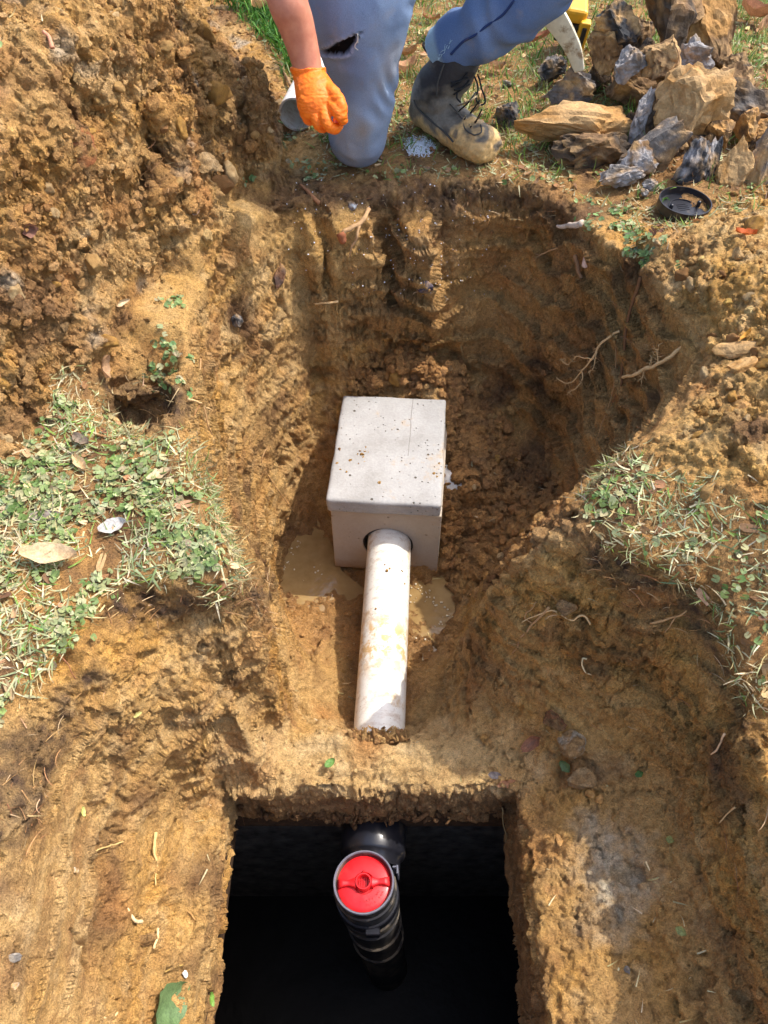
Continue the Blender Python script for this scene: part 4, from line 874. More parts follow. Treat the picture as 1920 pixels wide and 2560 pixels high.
def clover_template(seed):
    r = np.random.default_rng(seed); n = 11; an = np.linspace(.25, 2*math.pi-.25, n); rad = 1+.10*np.cos(an*7)+r.normal(size=n)*.04
    V = [(.12, 0, .0)]; cup = r.uniform(.1, .35)
    for a, q in zip(an, rad): V.append((q*math.cos(a+math.pi)-.2, q*math.sin(a+math.pi), cup*q*q*(.6+.5*math.sin(a*2+seed))))
    for a, q in zip(an, rad*.5): V.append((q*math.cos(a+math.pi)-.1, q*math.sin(a+math.pi), cup*.2))
    Fc = []
    for i in range(n-1): Fc += [(0, 1+n+i, 2+n+i, 0)[:3]]
    F2 = []
    for i in range(n-1): F2 += [(1+n+i, 1+i, 2+i), (1+n+i, 2+i, 2+n+i)]
    return np.array(V, np.float32), np.array(Fc+F2)
CL = [clover_template(i) for i in range(6)]
def pal(cols, n, v=.16):
    A = np.array([lin(*c) for c in cols]); c = A[rng.integers(0, len(A), n)]; return np.clip(c*(1+v*rng.normal(size=(n, 1)))*(1+.05*rng.normal(size=(n, 3))), .01, .8)
fcp = fc; bare = np.clip(fbm(fc*8, 130, 3)*2.2+.55, .05, 1); bare2 = np.clip(fbm(fc*6+4, 131, 3)*3+.5, 0, 1)
flatz = np.clip(FN0[:, 2]*3-1.6, 0, 1)
farlawn = tz['lawn']*((fpy < 620))*((fc[:, 0] > -.45)); leftl = tz['lawn']*(fpx < 700)*(fpy > 800); rightl = tz['lawn']*(fpx > 1400)*(fpy > 1000)
topbehind = tz['lawn']*(fc[:, 1] > 2.05)
pers = 1/(.3+np.hypot(fc[:, 0], fc[:, 1])**2+.5)
GREENS = ((120,148,66),(98,134,54),(148,164,88),(134,150,80)); DULL = ((160,166,122),(144,154,108),(176,176,134),(192,186,148),(124,140,90)); STRAW = ((206,192,146),(192,174,124),(216,204,164),(170,148,102))
def blades(name, n, dens, tpl, lo, hi, cols, lift=0., jit=.3, label=None, yaw=None):
    P, N, f = sample(dens, n); N = N+rng.normal(size=N.shape)*jit; N /= np.linalg.norm(N, axis=1)[:, None]
    S = rng.uniform(lo, hi, n); P = P+N*(.001+lift*rng.random(n))[:, None]
    V, Fc, Cc = scatter(tpl, P, rot_from(N), S, pal(cols, n)); ob(name, mesh_from(name, V, Fc, True, Cc), M_LEAF, label=label, kind='stuff')
zu = np.zeros(1)
blades('grass', 15000, (topbehind*1.2+farlawn*.35)*np.clip(bare+.15, 0, 1)*flatz, UP, .018, .055, GREENS+GREENS[:2]+DULL[:1], label='living green grass of the lawn beyond the pit')
lush = zone([(480,-100),(560,0),(680,120),(745,240),(760,150),(740,-100)], 20, 0, on=(fpx, fpy))
blades('grass', 3600, topbehind*(.02+lush*3), UP, .03, .085, ((64,112,34),(78,128,42),(98,146,58),(52,96,34)), label='long lush green grass behind the heap')
blades('trampled_grass', 7500, (leftl*1.1+rightl*.55+farlawn*.7)*bare*pers*flatz, FL, .010, .040, DULL+GREENS[:1], lift=.004, jit=.14, label='trampled pale green grass blades lying on the banks')
blades('straw', 7500, (leftl*.9+rightl*.7+farlawn*1.0+.02*(1-tz['lawn'])*flatz)*bare2*pers, FL, .006, .034, STRAW, lift=.004, jit=.14, label='dry straw and stalks littering the banks')
rimz = np.clip(1-np.abs(tz['lawn']-.5)*2.4, 0, 1)
blades('sod_fringe', 2300, rimz*pers*(leftl+.7*rightl+farlawn*.8)*(fc[:, 2] > -.2), FL, .010, .040, DULL+STRAW[:2]+GREENS[:1], lift=.004, jit=.7, label='grass fringe hanging over the cut edge of the turf')
P, N, f = sample((leftl*1.3+rightl*.55+farlawn*.55+.004*(fpy < 900))*np.clip(fbm(fc*13, 140, 2)*3+.3, 0, 1)*pers*flatz, 4200); N = N+rng.normal(size=N.shape)*.28; N /= np.linalg.norm(N, axis=1)[:, None]
P = P+N*(.002+.010*rng.random(len(P)))[:, None]; V, Fc, Cc = scatter(CL, P, rot_from(N), rng.uniform(.002, .0075, len(P)), pal(((140,150,98),(122,140,82),(160,166,120),(102,124,66),(168,162,118)), len(P)))
ob('ground_ivy', mesh_from('ground_ivy', V, Fc, True, Cc), M_LEAF, label='small round scalloped weed leaves matted on the turf', kind='stuff')
P, N, f = sample((farlawn*1.+topbehind+leftl*.4+rightl*.3)*pers, 1100); N = N+rng.normal(size=N.shape)*.4; N /= np.linalg.norm(N, axis=1)[:, None]
P = P+N*.006; V, Fc, Cc = scatter(CL, P, rot_from(N), np.stack([rng.uniform(.006, .018, len(P)), rng.uniform(.004, .008, len(P)), rng.uniform(.005, .02, len(P))], 1), pal(((176,140,98),(158,116,78),(196,164,122),(120,88,62)), len(P)))
ob('leaf_litter', mesh_from('leaf_litter', V, Fc, True, Cc), M_DRY, label='scraps of brown leaf litter among the grass', kind='stuff')
# fine root fibres hanging from the cut soil
fib = [blade_template(b, .012, 6, tw, True) for b, tw in ((1.6, 2), (-1.2, 1), (2.4, 3), (.8, -2))]
P, N, f = sample((tz['topsoil_and_shade']*1.2+.25*tz['farwall']+.08*tz['lowwall'])*pers, 1500)
V, Fc, Cc = scatter(fib, P+N*.002, rot_from(N), rng.uniform(.012, .05, len(P)), pal(((168,128,84),(140,100,64),(190,160,120)), len(P)))
ob('root_fibres', mesh_from('root_fibres', V, Fc, True, Cc), M_DRY, label='hair thin root fibres hanging from the cut soil', kind='stuff')
# ------------------------------------------------------------------ the kneeling person
def atd(px, py, d):
    x = (px-960)/F*d; v = (1280-py)/F*d; return np.array((x, d*CP+v*SP, CAMH-d*SP+v*CP))
def near(P, A, B):
    A, B = np.array(A), np.array(B); t = np.clip(((P-A)@(B-A))/((B-A)@(B-A)), 0, 1); return np.linalg.norm(P-A-t[:, None]*(B-A), axis=1), t
pers_o = ob('person', None, label='person in ripped blue jeans, black boots and an orange glove, kneeling at the far rim', cat='person', loc=(0, 2.1, .0))
PB0 = np.array((0, 2.1, 0))
def pmesh(name, me, mat, parent=pers_o, **kw):
    V = mverts(me); setv(me, V-PB0 if parent is pers_o else V); return ob(name, me, mat, parent, **kw)
# jeans
hip = np.array((.06, 2.16, .62))
kn = [(-.084, 2.50, .05), (-.080, 2.36, .055), (-.072, 2.12, .066), (-.066, 1.985, .080), (-.062, 1.965, .12), (-.052, 1.955, .18), (-.049, 1.955, .235), (-.050, 1.955, .31), (-.050, 1.965, .39), (-.035, 2.02, .50), (.0, 2.10, .60)]
kr = [.055, .062, .068, .0715, .0735, .077, .083, .100, .122, .135, .14]
sh = [(.150, 2.165, .205), (.173, 2.15, .232), (.225, 2.13, .265), (.285, 2.11, .31), (.335, 2.085, .362), (.405, 2.06, .455), (.44, 2.05, .56), (.38, 2.08, .62), (.26, 2.12, .63), (.14, 2.16, .64)]
sr = [.058, .063, .071, .077, .080, .082, .088, .10, .12, .14]
J = [tube(smooth_path(kn, 5), np.interp(np.linspace(0, len(kr)-1, (len(kr)-1)*5+1), range(len(kr)), kr), 28),
     tube(smooth_path(sh, 5), np.interp(np.linspace(0, len(sr)-1, (len(sr)-1)*5+1), range(len(sr)), sr), 28),
     tube([(-.03, 2.13, .60), (.13, 2.15, .63), (.16, 2.15, .66)], [.13, .15, .12], 28), tube([(.05, 2.14, .58), (.05, 2.16, .85)], [.155, .14], 28)]
jm = remesh(J, .0065, 5); V = mverts(jm); N = mnorms(jm)
# wrinkles: pulled folds that run round the shin and off the knee
q = np.array([(.345-.173), (2.08-2.15), (.35-.232)]); q /= np.linalg.norm(q); s = (V-np.array((.173, 2.15, .232)))@q
shin = np.clip((V[:, 0]-.10)/.04, 0, 1)*(V[:, 2] < .62); fold = .0065*np.sin(s*85+4*perlin(V*9, 11)+6*V[:, 1])*np.clip(perlin(V*8, 12)+.5, 0, 1)
kneez = np.clip(1-np.abs(V[:, 2]-.12)/.16, 0, 1)
crs = np.sin(V[:, 2]*95+V[:, 0]*45+11*perlin(V*6, 14)); crs = np.sign(crs)*np.abs(crs)**.6; V = V+N*(shin*fold*1.25+.008*fbm(V*(11, 11, 5), 13, 3)+(1-shin)*.0042*crs*np.clip(perlin(V*8, 15)*2.2+.1, 0, 1)*(1-.3*kneez)+.0012*fbm(V*60, 19, 2))[:, None]
# the tear above the knee: a sunk gash with near-black colour inside
ta, tb_ = atd(803, 136, 1.70), atd(893, 93, 1.70)
def front_hit(px, py):
    # nearest vertex of the jeans to the view line
    o_ = np.array((0, 0, CAMH)); dr = atd(px, py, 1)-o_; dr /= np.linalg.norm(dr); w_ = V-o_; t_ = w_@dr; dist = np.linalg.norm(w_-t_[:, None]*dr, axis=1); c_ = np.where(dist < .008)[0]
    return V[c_[np.argmin(t_[c_])]] if len(c_) else o_+dr*1.8
TA, TM, TB = front_hit(800, 138), front_hit(850, 122), front_hit(896, 91)
d1, t1 = near(V, TA, TM); d2, t2 = near(V, TM, TB); dd_ = np.minimum(d1, d2); wid = .0145*np.clip(np.where(d1 < d2, .35+t1*.8, 1.1-t2), .1, 1)
gash = np.clip(1-dd_/wid, 0, 1); lipm = np.clip(1-np.abs(dd_-wid*1.2)/.004, 0, 1)
V = V-N*(np.minimum(gash*3, 1)*.012-lipm*.004)[:, None]; setv(jm, V)
base = np.tile(np.array(lin(118, 138, 168)), (len(V), 1)); cN = fbm(V*7, 16, 3); wornk = np.clip(1-np.abs(V[:, 2]-.20)/.22, 0, 1)*(V[:, 0] < .1)
mixn = lambda A, c_, f_: A*(1-np.clip(f_, 0, 1)[:, None])+np.array(lin(*c_))*np.clip(f_, 0, 1)[:, None]
cc = mixn(base, (150, 162, 180), wornk*.6+cN*.7); cc = mixn(cc, (78, 102, 146), shin*.6-cN*.5); cc = mixn(cc, (150, 132, 104), (cN-.06)*2.2*wornk)
cc = mixn(cc, (140, 118, 88), np.clip(.10-V[:, 2], 0, .1)*5*(V[:, 0] < .1)*(fbm(V*20, 17, 2)+.6)); cc = mixn(cc, (6, 6, 8), np.clip(gash*5, 0, 1)); cc = mixn(cc, (176, 190, 214), lipm*.7)
cuffd = (V-np.array((.158, 2.16, .215)))@q; cc = mixn(cc, (150, 176, 192), np.clip(1-cuffd/.014, 0, 1)*.9*(V[:, 0] > .08)*(V[:, 2] < .33))
setcol(jm, cc); M_DEN = mat_denim(); jeans = pmesh('jeans', jm, M_DEN, label='faded blue jeans torn above the knee')
def strip_tube(name, pts, r, mat, parent, n=8, col=None, sm=6, **kw):
    pth = smooth_path(np.array(pts, float), sm) if len(pts) > 2 else np.array(pts, float); Vt, Ft = join([tube(pth, r, n)]); c_ = np.tile(lin(*col), (len(Vt), 1)) if col else None
    me = mesh_from(name, Vt, Ft, True, c_)
    if parent is pers_o: setv(me, mverts(me)-PB0)
    return ob(name, me, mat, parent, **kw)
# seams, following the outer side of the shin and a fray at the cuff
sp = [front_hit(x, y)+np.array((0, -.002, .001)) for x, y in ((1120,140),(1150,108),(1180,92),(1215,66),(1250,40),(1280,8))]
strip_tube('side_seam', sp, .0028, M_DEN, pers_o, col=(46, 62, 104))
for i in range(14):
    a_ = i/21; x = 1090+a_*48; y = 146-a_*76; p = front_hit(x+3, y+1); strip_tube('frayed_thread', [p, p+rng.normal(size=3)*.0015+(-.002, -.002, -.002), p+rng.normal(size=3)*.002+(-.004, -.003, -.004)], .0007, M_DEN, pers_o, n=4, col=(176, 200, 214))
for pp in ([(893,93),(898,108),(893,120),(899,134)], [(888,95),(892,104),(890,112)]):
    strip_tube('loose_thread', [front_hit(x, y)+np.array((0, -.004, .002)) for x, y in pp], .0010, M_DEN, pers_o, n=5, col=(206, 206, 196))
# body: the bare forearm running up to the shoulder
wr = atd(775, 196, 1.648)
arm = [atd(783, 225, 1.652), wr, atd(757, 120, 1.62), atd(738, 55, 1.59), atd(718, 0, 1.565), (-.205, 1.83, .515), (-.20, 1.95, .62), (-.15, 2.08, .80), (-.02, 2.16, .92)]
ar = [.024, .0285, .0325, .037, .040, .043, .047, .052, .06]
A_ = [tube(smooth_path(arm, 5), np.interp(np.linspace(0, len(ar)-1, (len(ar)-1)*5+1), range(len(ar)), ar), 24, ell=None), tube([(.05, 2.15, .60), (.05, 2.17, .80), (.04, 2.17, .98)], [.12, .125, .10], 24)]
am = remesh(A_, .005, 6); V = mverts(am); N = mnorms(am); V = V+N*(.0012*fbm(V*(20, 20, 9), 21, 2))[:, None]; setv(am, V)
k = NT('skin'); n_ = k.noise(40, 4); k.color(k.mix(k.ramp(n_, [(.35, 0.), (.7, 1.)]), lin(196, 132, 104), lin(176, 108, 84))); k.rough(.5, .4); k.b.inputs['Subsurface Weight'].default_value = .15; k.b.inputs['Subsurface Radius'].default_value = (.02, .008, .004); k.bump(k.noise(300, 3), .0005, .5)
pmesh('body', am, k.m)
# shirt above the frame
sm_ = remesh([tube([(.05, 2.15, .74), (.05, 2.17, .86), (.04, 2.17, 1.02)], [.15, .15, .12], 24), tube([(-.03, 2.16, .93), (-.13, 2.11, .83)], [.075, .065], 20)], .01, 4); pmesh('shirt', sm_, mat_plain('grey_cloth', (.12, .12, .13), .9, .2, scale=200))
# orange glove: a loose fist seen from the back
G_ = [tube(smooth_path([atd(772, 170, 1.640), wr, atd(786, 225, 1.642), atd(796, 262, 1.640), atd(803, 286, 1.648)], 5), np.interp(np.linspace(0, 4, 21), range(5), [.0355, .034, .041, .043, .036]), 28, ell=[(1., .92-.02*i/2) for i in range(21)])]
def fing(pts, r): G_.append(tube(smooth_path([atd(*p) for p in pts], 5), np.interp(np.linspace(0, len(r)-1, (len(pts)-1)*5+1), range(len(r)), r), 16))
fing([(768,248,1.640),(762,280,1.640),(773,300,1.655),(790,298,1.680),(796,285,1.685)], [.0145,.0112,.0105,.0100,.009])
fing([(790,255,1.636),(790,298,1.632),(803,318,1.650),(815,312,1.676),(815,296,1.685)], [.015,.0118,.0112,.0104,.0092])
fing([(808,255,1.632),(815,302,1.624),(832,322,1.640),(846,313,1.665),(842,298,1.675)], [.015,.0120,.0112,.0104,.0092])
fing([(820,245,1.630),(842,280,1.616),(857,298,1.630),(852,296,1.660)], [.015,.0116,.0106,.0094])
fing([(808,215,1.636),(836,236,1.620),(852,262,1.614),(855,284,1.620),(850,298,1.634)], [.018,.0140,.0122,.0114,.0098])
gm = remesh(G_, .0018, 1); V = mverts(gm); N = mnorms(gm); dcu = (V-wr)@((np.array(arm[1])-np.array(arm[2]))/np.linalg.norm(np.array(arm[1])-np.array(arm[2])))
wrk = np.sin(dcu*330+5*perlin(V*38, 31)+V[:, 0]*60)*np.clip(perlin(V*24, 32)+.35, 0, 1)
V = V+N*(.0011*wrk+.0010*fbm(V*110, 33, 3)+.003*np.clip(-.012-dcu, 0, .02)/.02*(1+np.sin(V[:, 0]*160)))[:, None]; setv(gm, V)
k = NT('orange_nitrile'); n_ = k.noise(90, 5, .6); k.color(k.mix(k.ramp(n_, [(.35, 0.), (.7, 1.)]), lin(240, 112, 18), lin(250, 128, 30))); k.rough(.56, .4); k.b.inputs['Subsurface Weight'].default_value = .1; k.b.inputs['Subsurface Radius'].default_value = (.006, .003, .001)
wvn = k.n('ShaderNodeTexWave', wave_type='BANDS', bands_direction='Z'); wvn.inputs['Scale'].default_value = 42; wvn.inputs['Distortion'].default_value = 9; wvn.inputs['Detail'].default_value = 3; k.l(k.tc.outputs['Object'], wvn.inputs['Vector'])
b_ = k.bump(wvn.outputs[1], .0012, .35); k.bump(k.noise(500, 3), .0006, .5, b_)
pmesh('glove', gm, k.m, label='orange disposable glove on a loosely closed hand')
# boots
def boot(name, heel, mid, toe, ank, top1, top, M, label=None, mud=True):
    heel, mid, toe, ank, top1, top = (np.array(p, float) for p in (heel, mid, toe, ank, top1, top))
    up = np.array((0, 0, 1.)); dr = toe-heel; dr /= np.linalg.norm(dr)
    foot = [heel-dr*.006, heel+dr*.03, (heel+mid)/2+up*.012, mid+up*.014, (mid+toe)/2+up*.004, toe-dr*.012, toe+dr*.016]
    pts = smooth_path(foot, 4); rr = np.interp(np.linspace(0, 6, 25), range(7), [.034, .044, .050, .050, .049, .047, .030])
    B_ = [tube(pts, rr, 28, ell=[(1.0, .92)]*25), tube(smooth_path([heel+dr*.028-up*.01, ank, top1, top, top+(top-top1)*.35], 5), np.interp(np.linspace(0, 4, 21), range(5), [.047, .055, .060, .065, .066]), 28),
          tube(smooth_path([ank+dr*.02, mid+up*.03, mid+dr*.05+up*.006], 5), [.045]*4+[.040]*4+[.034]*3, 20)]
    bm_ = remesh(B_, .0042, 4); V = mverts(bm_); N = mnorms(bm_)
    low = np.clip(1-(V[:, 2]-.0)/.085, 0, 1); al = (V-heel)@dr; toec = np.clip((al-.17)/.05, 0, 1); n1_ = fbm(V*22, 41, 3); n2_ = fbm(V*70, 42, 3, .6, True)
    V[:, 2] = np.where(V[:, 2] < .004, .004+(V[:, 2]-.004)*.15, V[:, 2])
    mudm = np.clip(low*1.7+toec*.95+n1_*1.1-.60, 0, 1); V = V+N*(mudm*(.004+.010*n2_)+.0015*n1_+.0022*np.sin((V[:, 2])*130+6*perlin(V*12, 43))*np.clip((V[:, 2]-.08)/.04, 0, 1)*np.clip(perlin(V*11, 44)+.3, 0, 1))[:, None]
    setv(bm_, V); cc = np.tile(np.array(lin(44, 42, 43)), (len(V), 1)); dusty = np.clip(1.15-V[:, 2]/.15+n1_, 0, 1)
    cc = mixn(cc, (146, 138, 122), dusty*.85*(al > .03)); cc = mixn(cc, (118, 108, 92), dusty*.5); cc = mixn(cc, (200, 164, 108), np.clip(mudm*2.4, 0, 1)); cc = mixn(cc, (66, 72, 74), np.clip((fbm(V*30, 45, 2)-.18)*6, 0, 1)*toec*.8)
    setcol(bm_, cc); return bm_
M_BOOT = vcol_mat('scuffed_leather', .62, .4, 140, .0012); M_LACE = mat_plain('black_lace', (.02, .02, .02), .8, .2)
bH, bM, bT, bA, b1, b2 = at(1050, 266, .05), at(1122, 316, .048), at(1214, 364, .046), at(1086, 222, .125), at(1124, 185, .165), (.180, 2.150, .220)
pm = boot('boot', bH, bM, bT, bA, b1, b2, None); bo = pmesh('boot', pm, M_BOOT, label='scuffed black lace-up boot caked with tan mud at the toe')
VB = mverts(pm)+PB0
def boot_hit(px, py, off=.003):
    o_ = np.array((0, 0, CAMH)); dr = atd(px, py, 1)-o_; dr /= np.linalg.norm(dr); w_ = VB-o_; t_ = w_@dr; dist = np.linalg.norm(w_-t_[:, None]*dr, axis=1); c_ = np.where(dist < .006)[0]
    return (VB[c_[np.argmin(t_[c_])]] if len(c_) else o_+dr*2.05)-dr*off
def on_boot(name, pix, r, mat, off=.002, **kw):
    me_pts = [boot_hit(x, y, off)-PB0 for x, y in pix]; pth = smooth_path(me_pts, 5); Vt, Ft = join([tube(pth, r, 6)]); return ob(name, mesh_from(name, Vt, Ft, True, kw.get('col')), mat, bo)
for i, (a, b) in enumerate((((1128,215),(1176,196)), ((1136,232),(1180,212)), ((1150,262),(1192,240)), ((1162,284),(1200,262)), ((1172,306),(1206,284)))):
    on_boot('lace', [a, ((a[0]+b[0])/2, (a[1]+b[1])/2+3), b], .0022, M_LACE if i < 2 else mat_plain('muddy_lace', lin(150, 134, 106), .9, .2), .004)
    on_boot('lace', [(a[0], a[1]+8), ((a[0]+b[0])/2, (a[1]+b[1])/2+5), (b[0]-2, b[1]-10)], .0020, M_LACE, .004)
M_WELT = mat_plain('worn_piping', lin(74, 72, 68), .8, .3)
on_boot('welt', [(1030,252),(1046,280),(1075,305),(1105,330),(1130,352)], .0025, M_WELT); on_boot('side_zip', [(1105,160),(1095,190),(1090,220),(1088,250)], .002, M_WELT)
on_boot('quarter_seam', [(1130,262),(1150,290),(1160,318),(1182,336)], .0018, M_WELT); on_boot('quarter_seam', [(1182,336),(1200,326),(1204,306)], .0018, M_WELT)
for pts in ([(1184,188),(1192,205),(1195,225),(1190,245),(1196,258),(1205,262),(1213,255),(1211,240),(1204,222),(1199,200),(1194,186)], [(1176,196),(1160,212),(1146,226),(1142,244),(1152,256)]):
    pp = [atd(x, y, 2.0) for x, y in pts]; strip_tube('lace_bow', pp, .0022, M_LACE, pers_o)
strip_tube('pull_loop', [atd(x, y, 2.04) for x, y in ((1078,142),(1064,124),(1058,112),(1066,106),(1080,112),(1092,118))], .0035, M_LACE, pers_o)
# the other boot, behind the kneeling shin
pm2 = boot('boot', (-.10, 2.62, .055), (-.095, 2.52, .05), (-.09, 2.42, .05), (-.095, 2.60, .10), (-.09, 2.55, .10), (-.088, 2.50, .075), None); pmesh('boot', pm2, M_BOOT)
# ------------------------------------------------------------------ the white pipe by the glove
p0 = Vector(at(738, 287, .048)); pipe('pipe_offcut', p0, p0+Vector((.055, .28, .02)),   .0450, M_PVC, label='short white pipe offcut lying behind the orange glove, open end to the pit', cat='pipe')
# ------------------------------------------------------------------ black cap
cp = ground_at(1705, 527); cap = ob('cleanout_lid', None, label='round black plastic lid lying rim up on the right bank', cat='lid', loc=cp+Vector((0, 0, .003)), rot=(.05, .03, .25))
RC = .0615
lz('cap_disc', [(.0001, .004), (RC-.004, .004), (RC-.003, .006), (RC-.0025, .022), (RC, .022), (RC+.001, .0), (.0001, 0)], M_ABS, cap)
lz('raised_ring', [(.032, .004), (.032, .006), (.034, .006), (.034, .004)], M_ABS, cap)
for s in (-1, 1):
    V, qd, t = lathe([(.0048, .004), (.0044, .017), (.003, .019), (.0001, .019)], 20); ob('lug', mesh_from('lug', V, qd), M_ABS, cap, loc=(s*.036, -.004, 0))
for i in range(4): V, Fl = join([box(.030-.004*abs(i-1.5), .0016, .001, (0, 0, .0045))]); ob('embossing', mesh_from('e', V, Fl, False), M_ABS, cap, loc=(0, .012-.0075*i, 0))
# ------------------------------------------------------------------ digging tool and drill beyond the knee
M_CREAM = mat_plain('chipped_cream_paint', lin(206, 200, 176), .5, .4, scale=45, bump=.001, stain=lin(128, 100, 66), stain_at=.55)
mt = ob('mattock', None, label='cream painted curved pick blade, its tip resting on the grey rock', cat='digging tool', loc=(0, 0, 0))
bp = smooth_path([atY(1352, -30, 2.26), atY(1378, 25, 2.25), atY(1410, 75, 2.24), atY(1436, 125, 2.23), atY(1450, 178, 2.22)], 6); n = len(bp)
Vv = []; wdt = np.interp(np.linspace(0, 1, n), [0, .3, .8, 1], [.030, .029, .020, .013]); thk = np.interp(np.linspace(0, 1, n), [0, 1], [.020, .006])
tn = np.gradient(bp, axis=0); tn /= np.linalg.norm(tn, axis=1)[:, None]; vw = np.array((-.55, -.80, .25)); vw /= np.linalg.norm(vw)
for i in range(n):
    s_ = np.cross(tn[i], vw); s_ /= np.linalg.norm(s_); u_ = np.cross(s_, tn[i])
    for a, b in ((-1, 1), (1, 1), (1, -1), (-1, -1)): Vv.append(bp[i]+s_*a*wdt[i]*(1 if b > 0 else .8)+u_*b*thk[i])
Q = [(i*4+j, i*4+(j+1) % 4, (i+1)*4+(j+1) % 4, (i+1)*4+j) for i in range(n-1) for j in range(4)]+[(3, 2, 1, 0), tuple(range((n-1)*4, n*4))]
o = ob('blade', mesh_from('blade', np.array(Vv), np.array(Q), True), M_CREAM, mt); bmod = o.modifiers.new('b', 'BEVEL'); bmod.width = .003; bmod.segments = 2; bmod.limit_method = 'ANGLE'
strip_tube('handle', [np.array(bp[0])+(.0, .01, .0), np.array(bp[0])+(-.12, .45, .02), np.array(bp[0])+(-.22, .85, -.02)], .017, mat_plain('ash_wood', lin(176, 140, 96), .6, .3, scale=30), mt, n=16)
M_YEL = mat_plain('yellow_plastic', lin(222, 166, 40), .4, .5, var=.08, stain=lin(140, 110, 66), stain_at=.62); M_GRIP = mat_plain('black_grip', (.02, .02, .02), .6, .4)
dc = Vector(at(1440, 48, .13)); dr_ = ob('cordless_drill', None, label='yellow and black cordless drill lying between the pick blade and the dark rocks', cat='power tool', loc=dc, rot=(.15, .12, -.12))
def bev(name, part, mat, parent, w=.004, **kw):
    V, Fl = join(part if isinstance(part, list) else [part]); o = ob(name, mesh_from(name, V, Fl, False), mat, parent, **kw); m = o.modifiers.new('b', 'BEVEL'); m.width = w; m.segments = 3; m.limit_method = 'ANGLE'; return o
bev('housing', box(.066, .15, .040, (-.008, .03, .026)), M_YEL, dr_, .012); bev('grip', box(.058, .12, .060, (-.012, .02, -.026)), M_GRIP, dr_, .012)
clip_ = bev('belt_clip', box(.030, .030, .088, (.024, -.048, -.020)), M_YEL, dr_, .004); bev('clip_slot', box(.013, .006, .062, (.024, -.064, -.020)), M_GRIP, clip_, .002); bev('battery', box(.070, .07, .04, (-.01, .06, -.065)), M_GRIP, dr_, .006)
# ------------------------------------------------------------------ roots and sticks
def wpt(px, py, off):
    g = ground_at(px, py); d_ = (Vector((0, 0, CAMH))-g).normalized(); return np.array(g+d_*off)
def root(pix, r0, r1, col, label, branches=(), name='root', cat='root', wig=.002, hair=0):
    pts = [wpt(*p) if len(p) == 3 else wpt(p[0], p[1], .004) for p in pix]; c0 = pts[0].copy()
    def one(pts, a, b):
        P = smooth_path(pts, 6); P = P+wig*np.stack([perlin(P*45, 1), perlin(P*45, 2), perlin(P*45, 3)], 1)*2; R = np.linspace(a, b, len(P))*(1+.25*perlin(P*110, 4)); return tube(P, R, 8)
    L = [one(pts, r0, r1)]; P = smooth_path(pts, 6)
    for bp_, a, b in branches: L.append(one([wpt(*p) if len(p) == 3 else wpt(p[0], p[1], .004) for p in bp_], a, b))
    allp = [P]+[smooth_path([wpt(*p) if len(p) == 3 else wpt(p[0], p[1], .004) for p in bp_], 5) for bp_, _, _ in branches]
    for i in range(hair):
        Q = allp[rng.integers(len(allp))]; s = Q[rng.integers(len(Q)//4, len(Q))]; dv = rng.normal(size=3); dv /= np.linalg.norm(dv); l_ = rng.uniform(.006, .016)
        L.append(tube([s, s+dv*l_*.5+rng.normal(size=3)*.002, s+dv*l_+rng.normal(size=3)*.003], [.0007, .0006, .0005], 4))
    V, Fl = join(L); V = V-c0; cc = np.tile(lin(*col), (len(V), 1))*(1+.3*fbm(V*60, 5, 2))[:, None]
    return ob(name, mesh_from(name, V, Fl, True, cc), M_ROOT, label=label, cat=cat, loc=c0)
PALE = (206,172,122); DR = (120,84,54); MID = (168,132,90)
root([(1545,838,.0),(1505,865,.03),(1478,900,.05),(1455,935,.06),(1420,965,.07),(1388,945,.075)],.0035,.001,PALE,'pale branching root jutting from the right wall, nearest the pit centre',
     [([(1478,900,.05),(1440,900,.06),(1420,915,.065),(1398,908,.07)],.0016,.0008),([(1455,935,.06),(1450,965,.065),(1425,985,.07),(1418,990,.072)],.0018,.0008),([(1492,880,.04),(1480,925,.055),(1470,940,.06)],.0014,.0007)],hair=60)
root([(1704,866,.005),(1680,890,.02),(1640,915,.035),(1610,932,.045),(1585,942,.05),(1556,946,.05)],.0042,.0036,PALE,'straight thick pale root with a cut end, jutting from the right wall',
     [([(1648,910,.03),(1640,890,.035),(1645,875,.035)],.001,.0006),([(1625,925,.04),(1628,905,.045)],.001,.0006),([(1610,932,.045),(1605,948,.05)],.001,.0006)],hair=45)
root([(922,525,.012),(905,555,.02),(880,570,.022),(862,580,.02),(856,598,.012)],.006,.005,(176,140,100),'forked woody root torn out of the far rim below the blue grey pebble',
     [([(900,558,.02),(892,590,.022),(880,620,.015),(874,650,.01)],.004,.002)])
root([(850,583,.016),(856,602,.018),(862,616,.016)],.012,.010,(150,92,62),'stubby reddish cut root end under the forked root')
root([(1452,712,.01),(1446,690,.015),(1440,660,.02),(1436,640,.02)],.004,.006,(140,104,72),'short brown stick hanging off the far right rim')
root([(1392,574,.012),(1420,566,.018),(1452,562,.018)],.004,.0085,(196,178,160),'pale splintered stick on the far right rim')
root([(1462,672,.012),(1470,650,.016)],.008,.010,(214,186,170),'pale cut root stub under the far right rim')
root([(1325,660,.01),(1360,640,.012),(1400,622,.014)],.001,.003,MID,'thin root running up the far wall')
root([(1600,700,.01),(1565,820,.01),(1550,960,.01),(1530,1010,.01)],.004,.0015,DR,'long dark root running down the right wall')
root([(1540,860,.012),(1535,960,.012),(1510,1050,.012),(1480,1120,.012),(1440,1170,.01)],.0015,.001,MID,'long thin thread root hanging down the right wall')
root([(640,1410,.006),(600,1455,.01),(555,1450,.012)],.0012,.0022,PALE,'pale twig poking from the cut end of the left bank','',name='twig',cat='twig')
root([(740,1290,.004),(660,1170,.004),(668,1120,.004)],.001,.0015,MID,'thin root on the left wall beside the box')
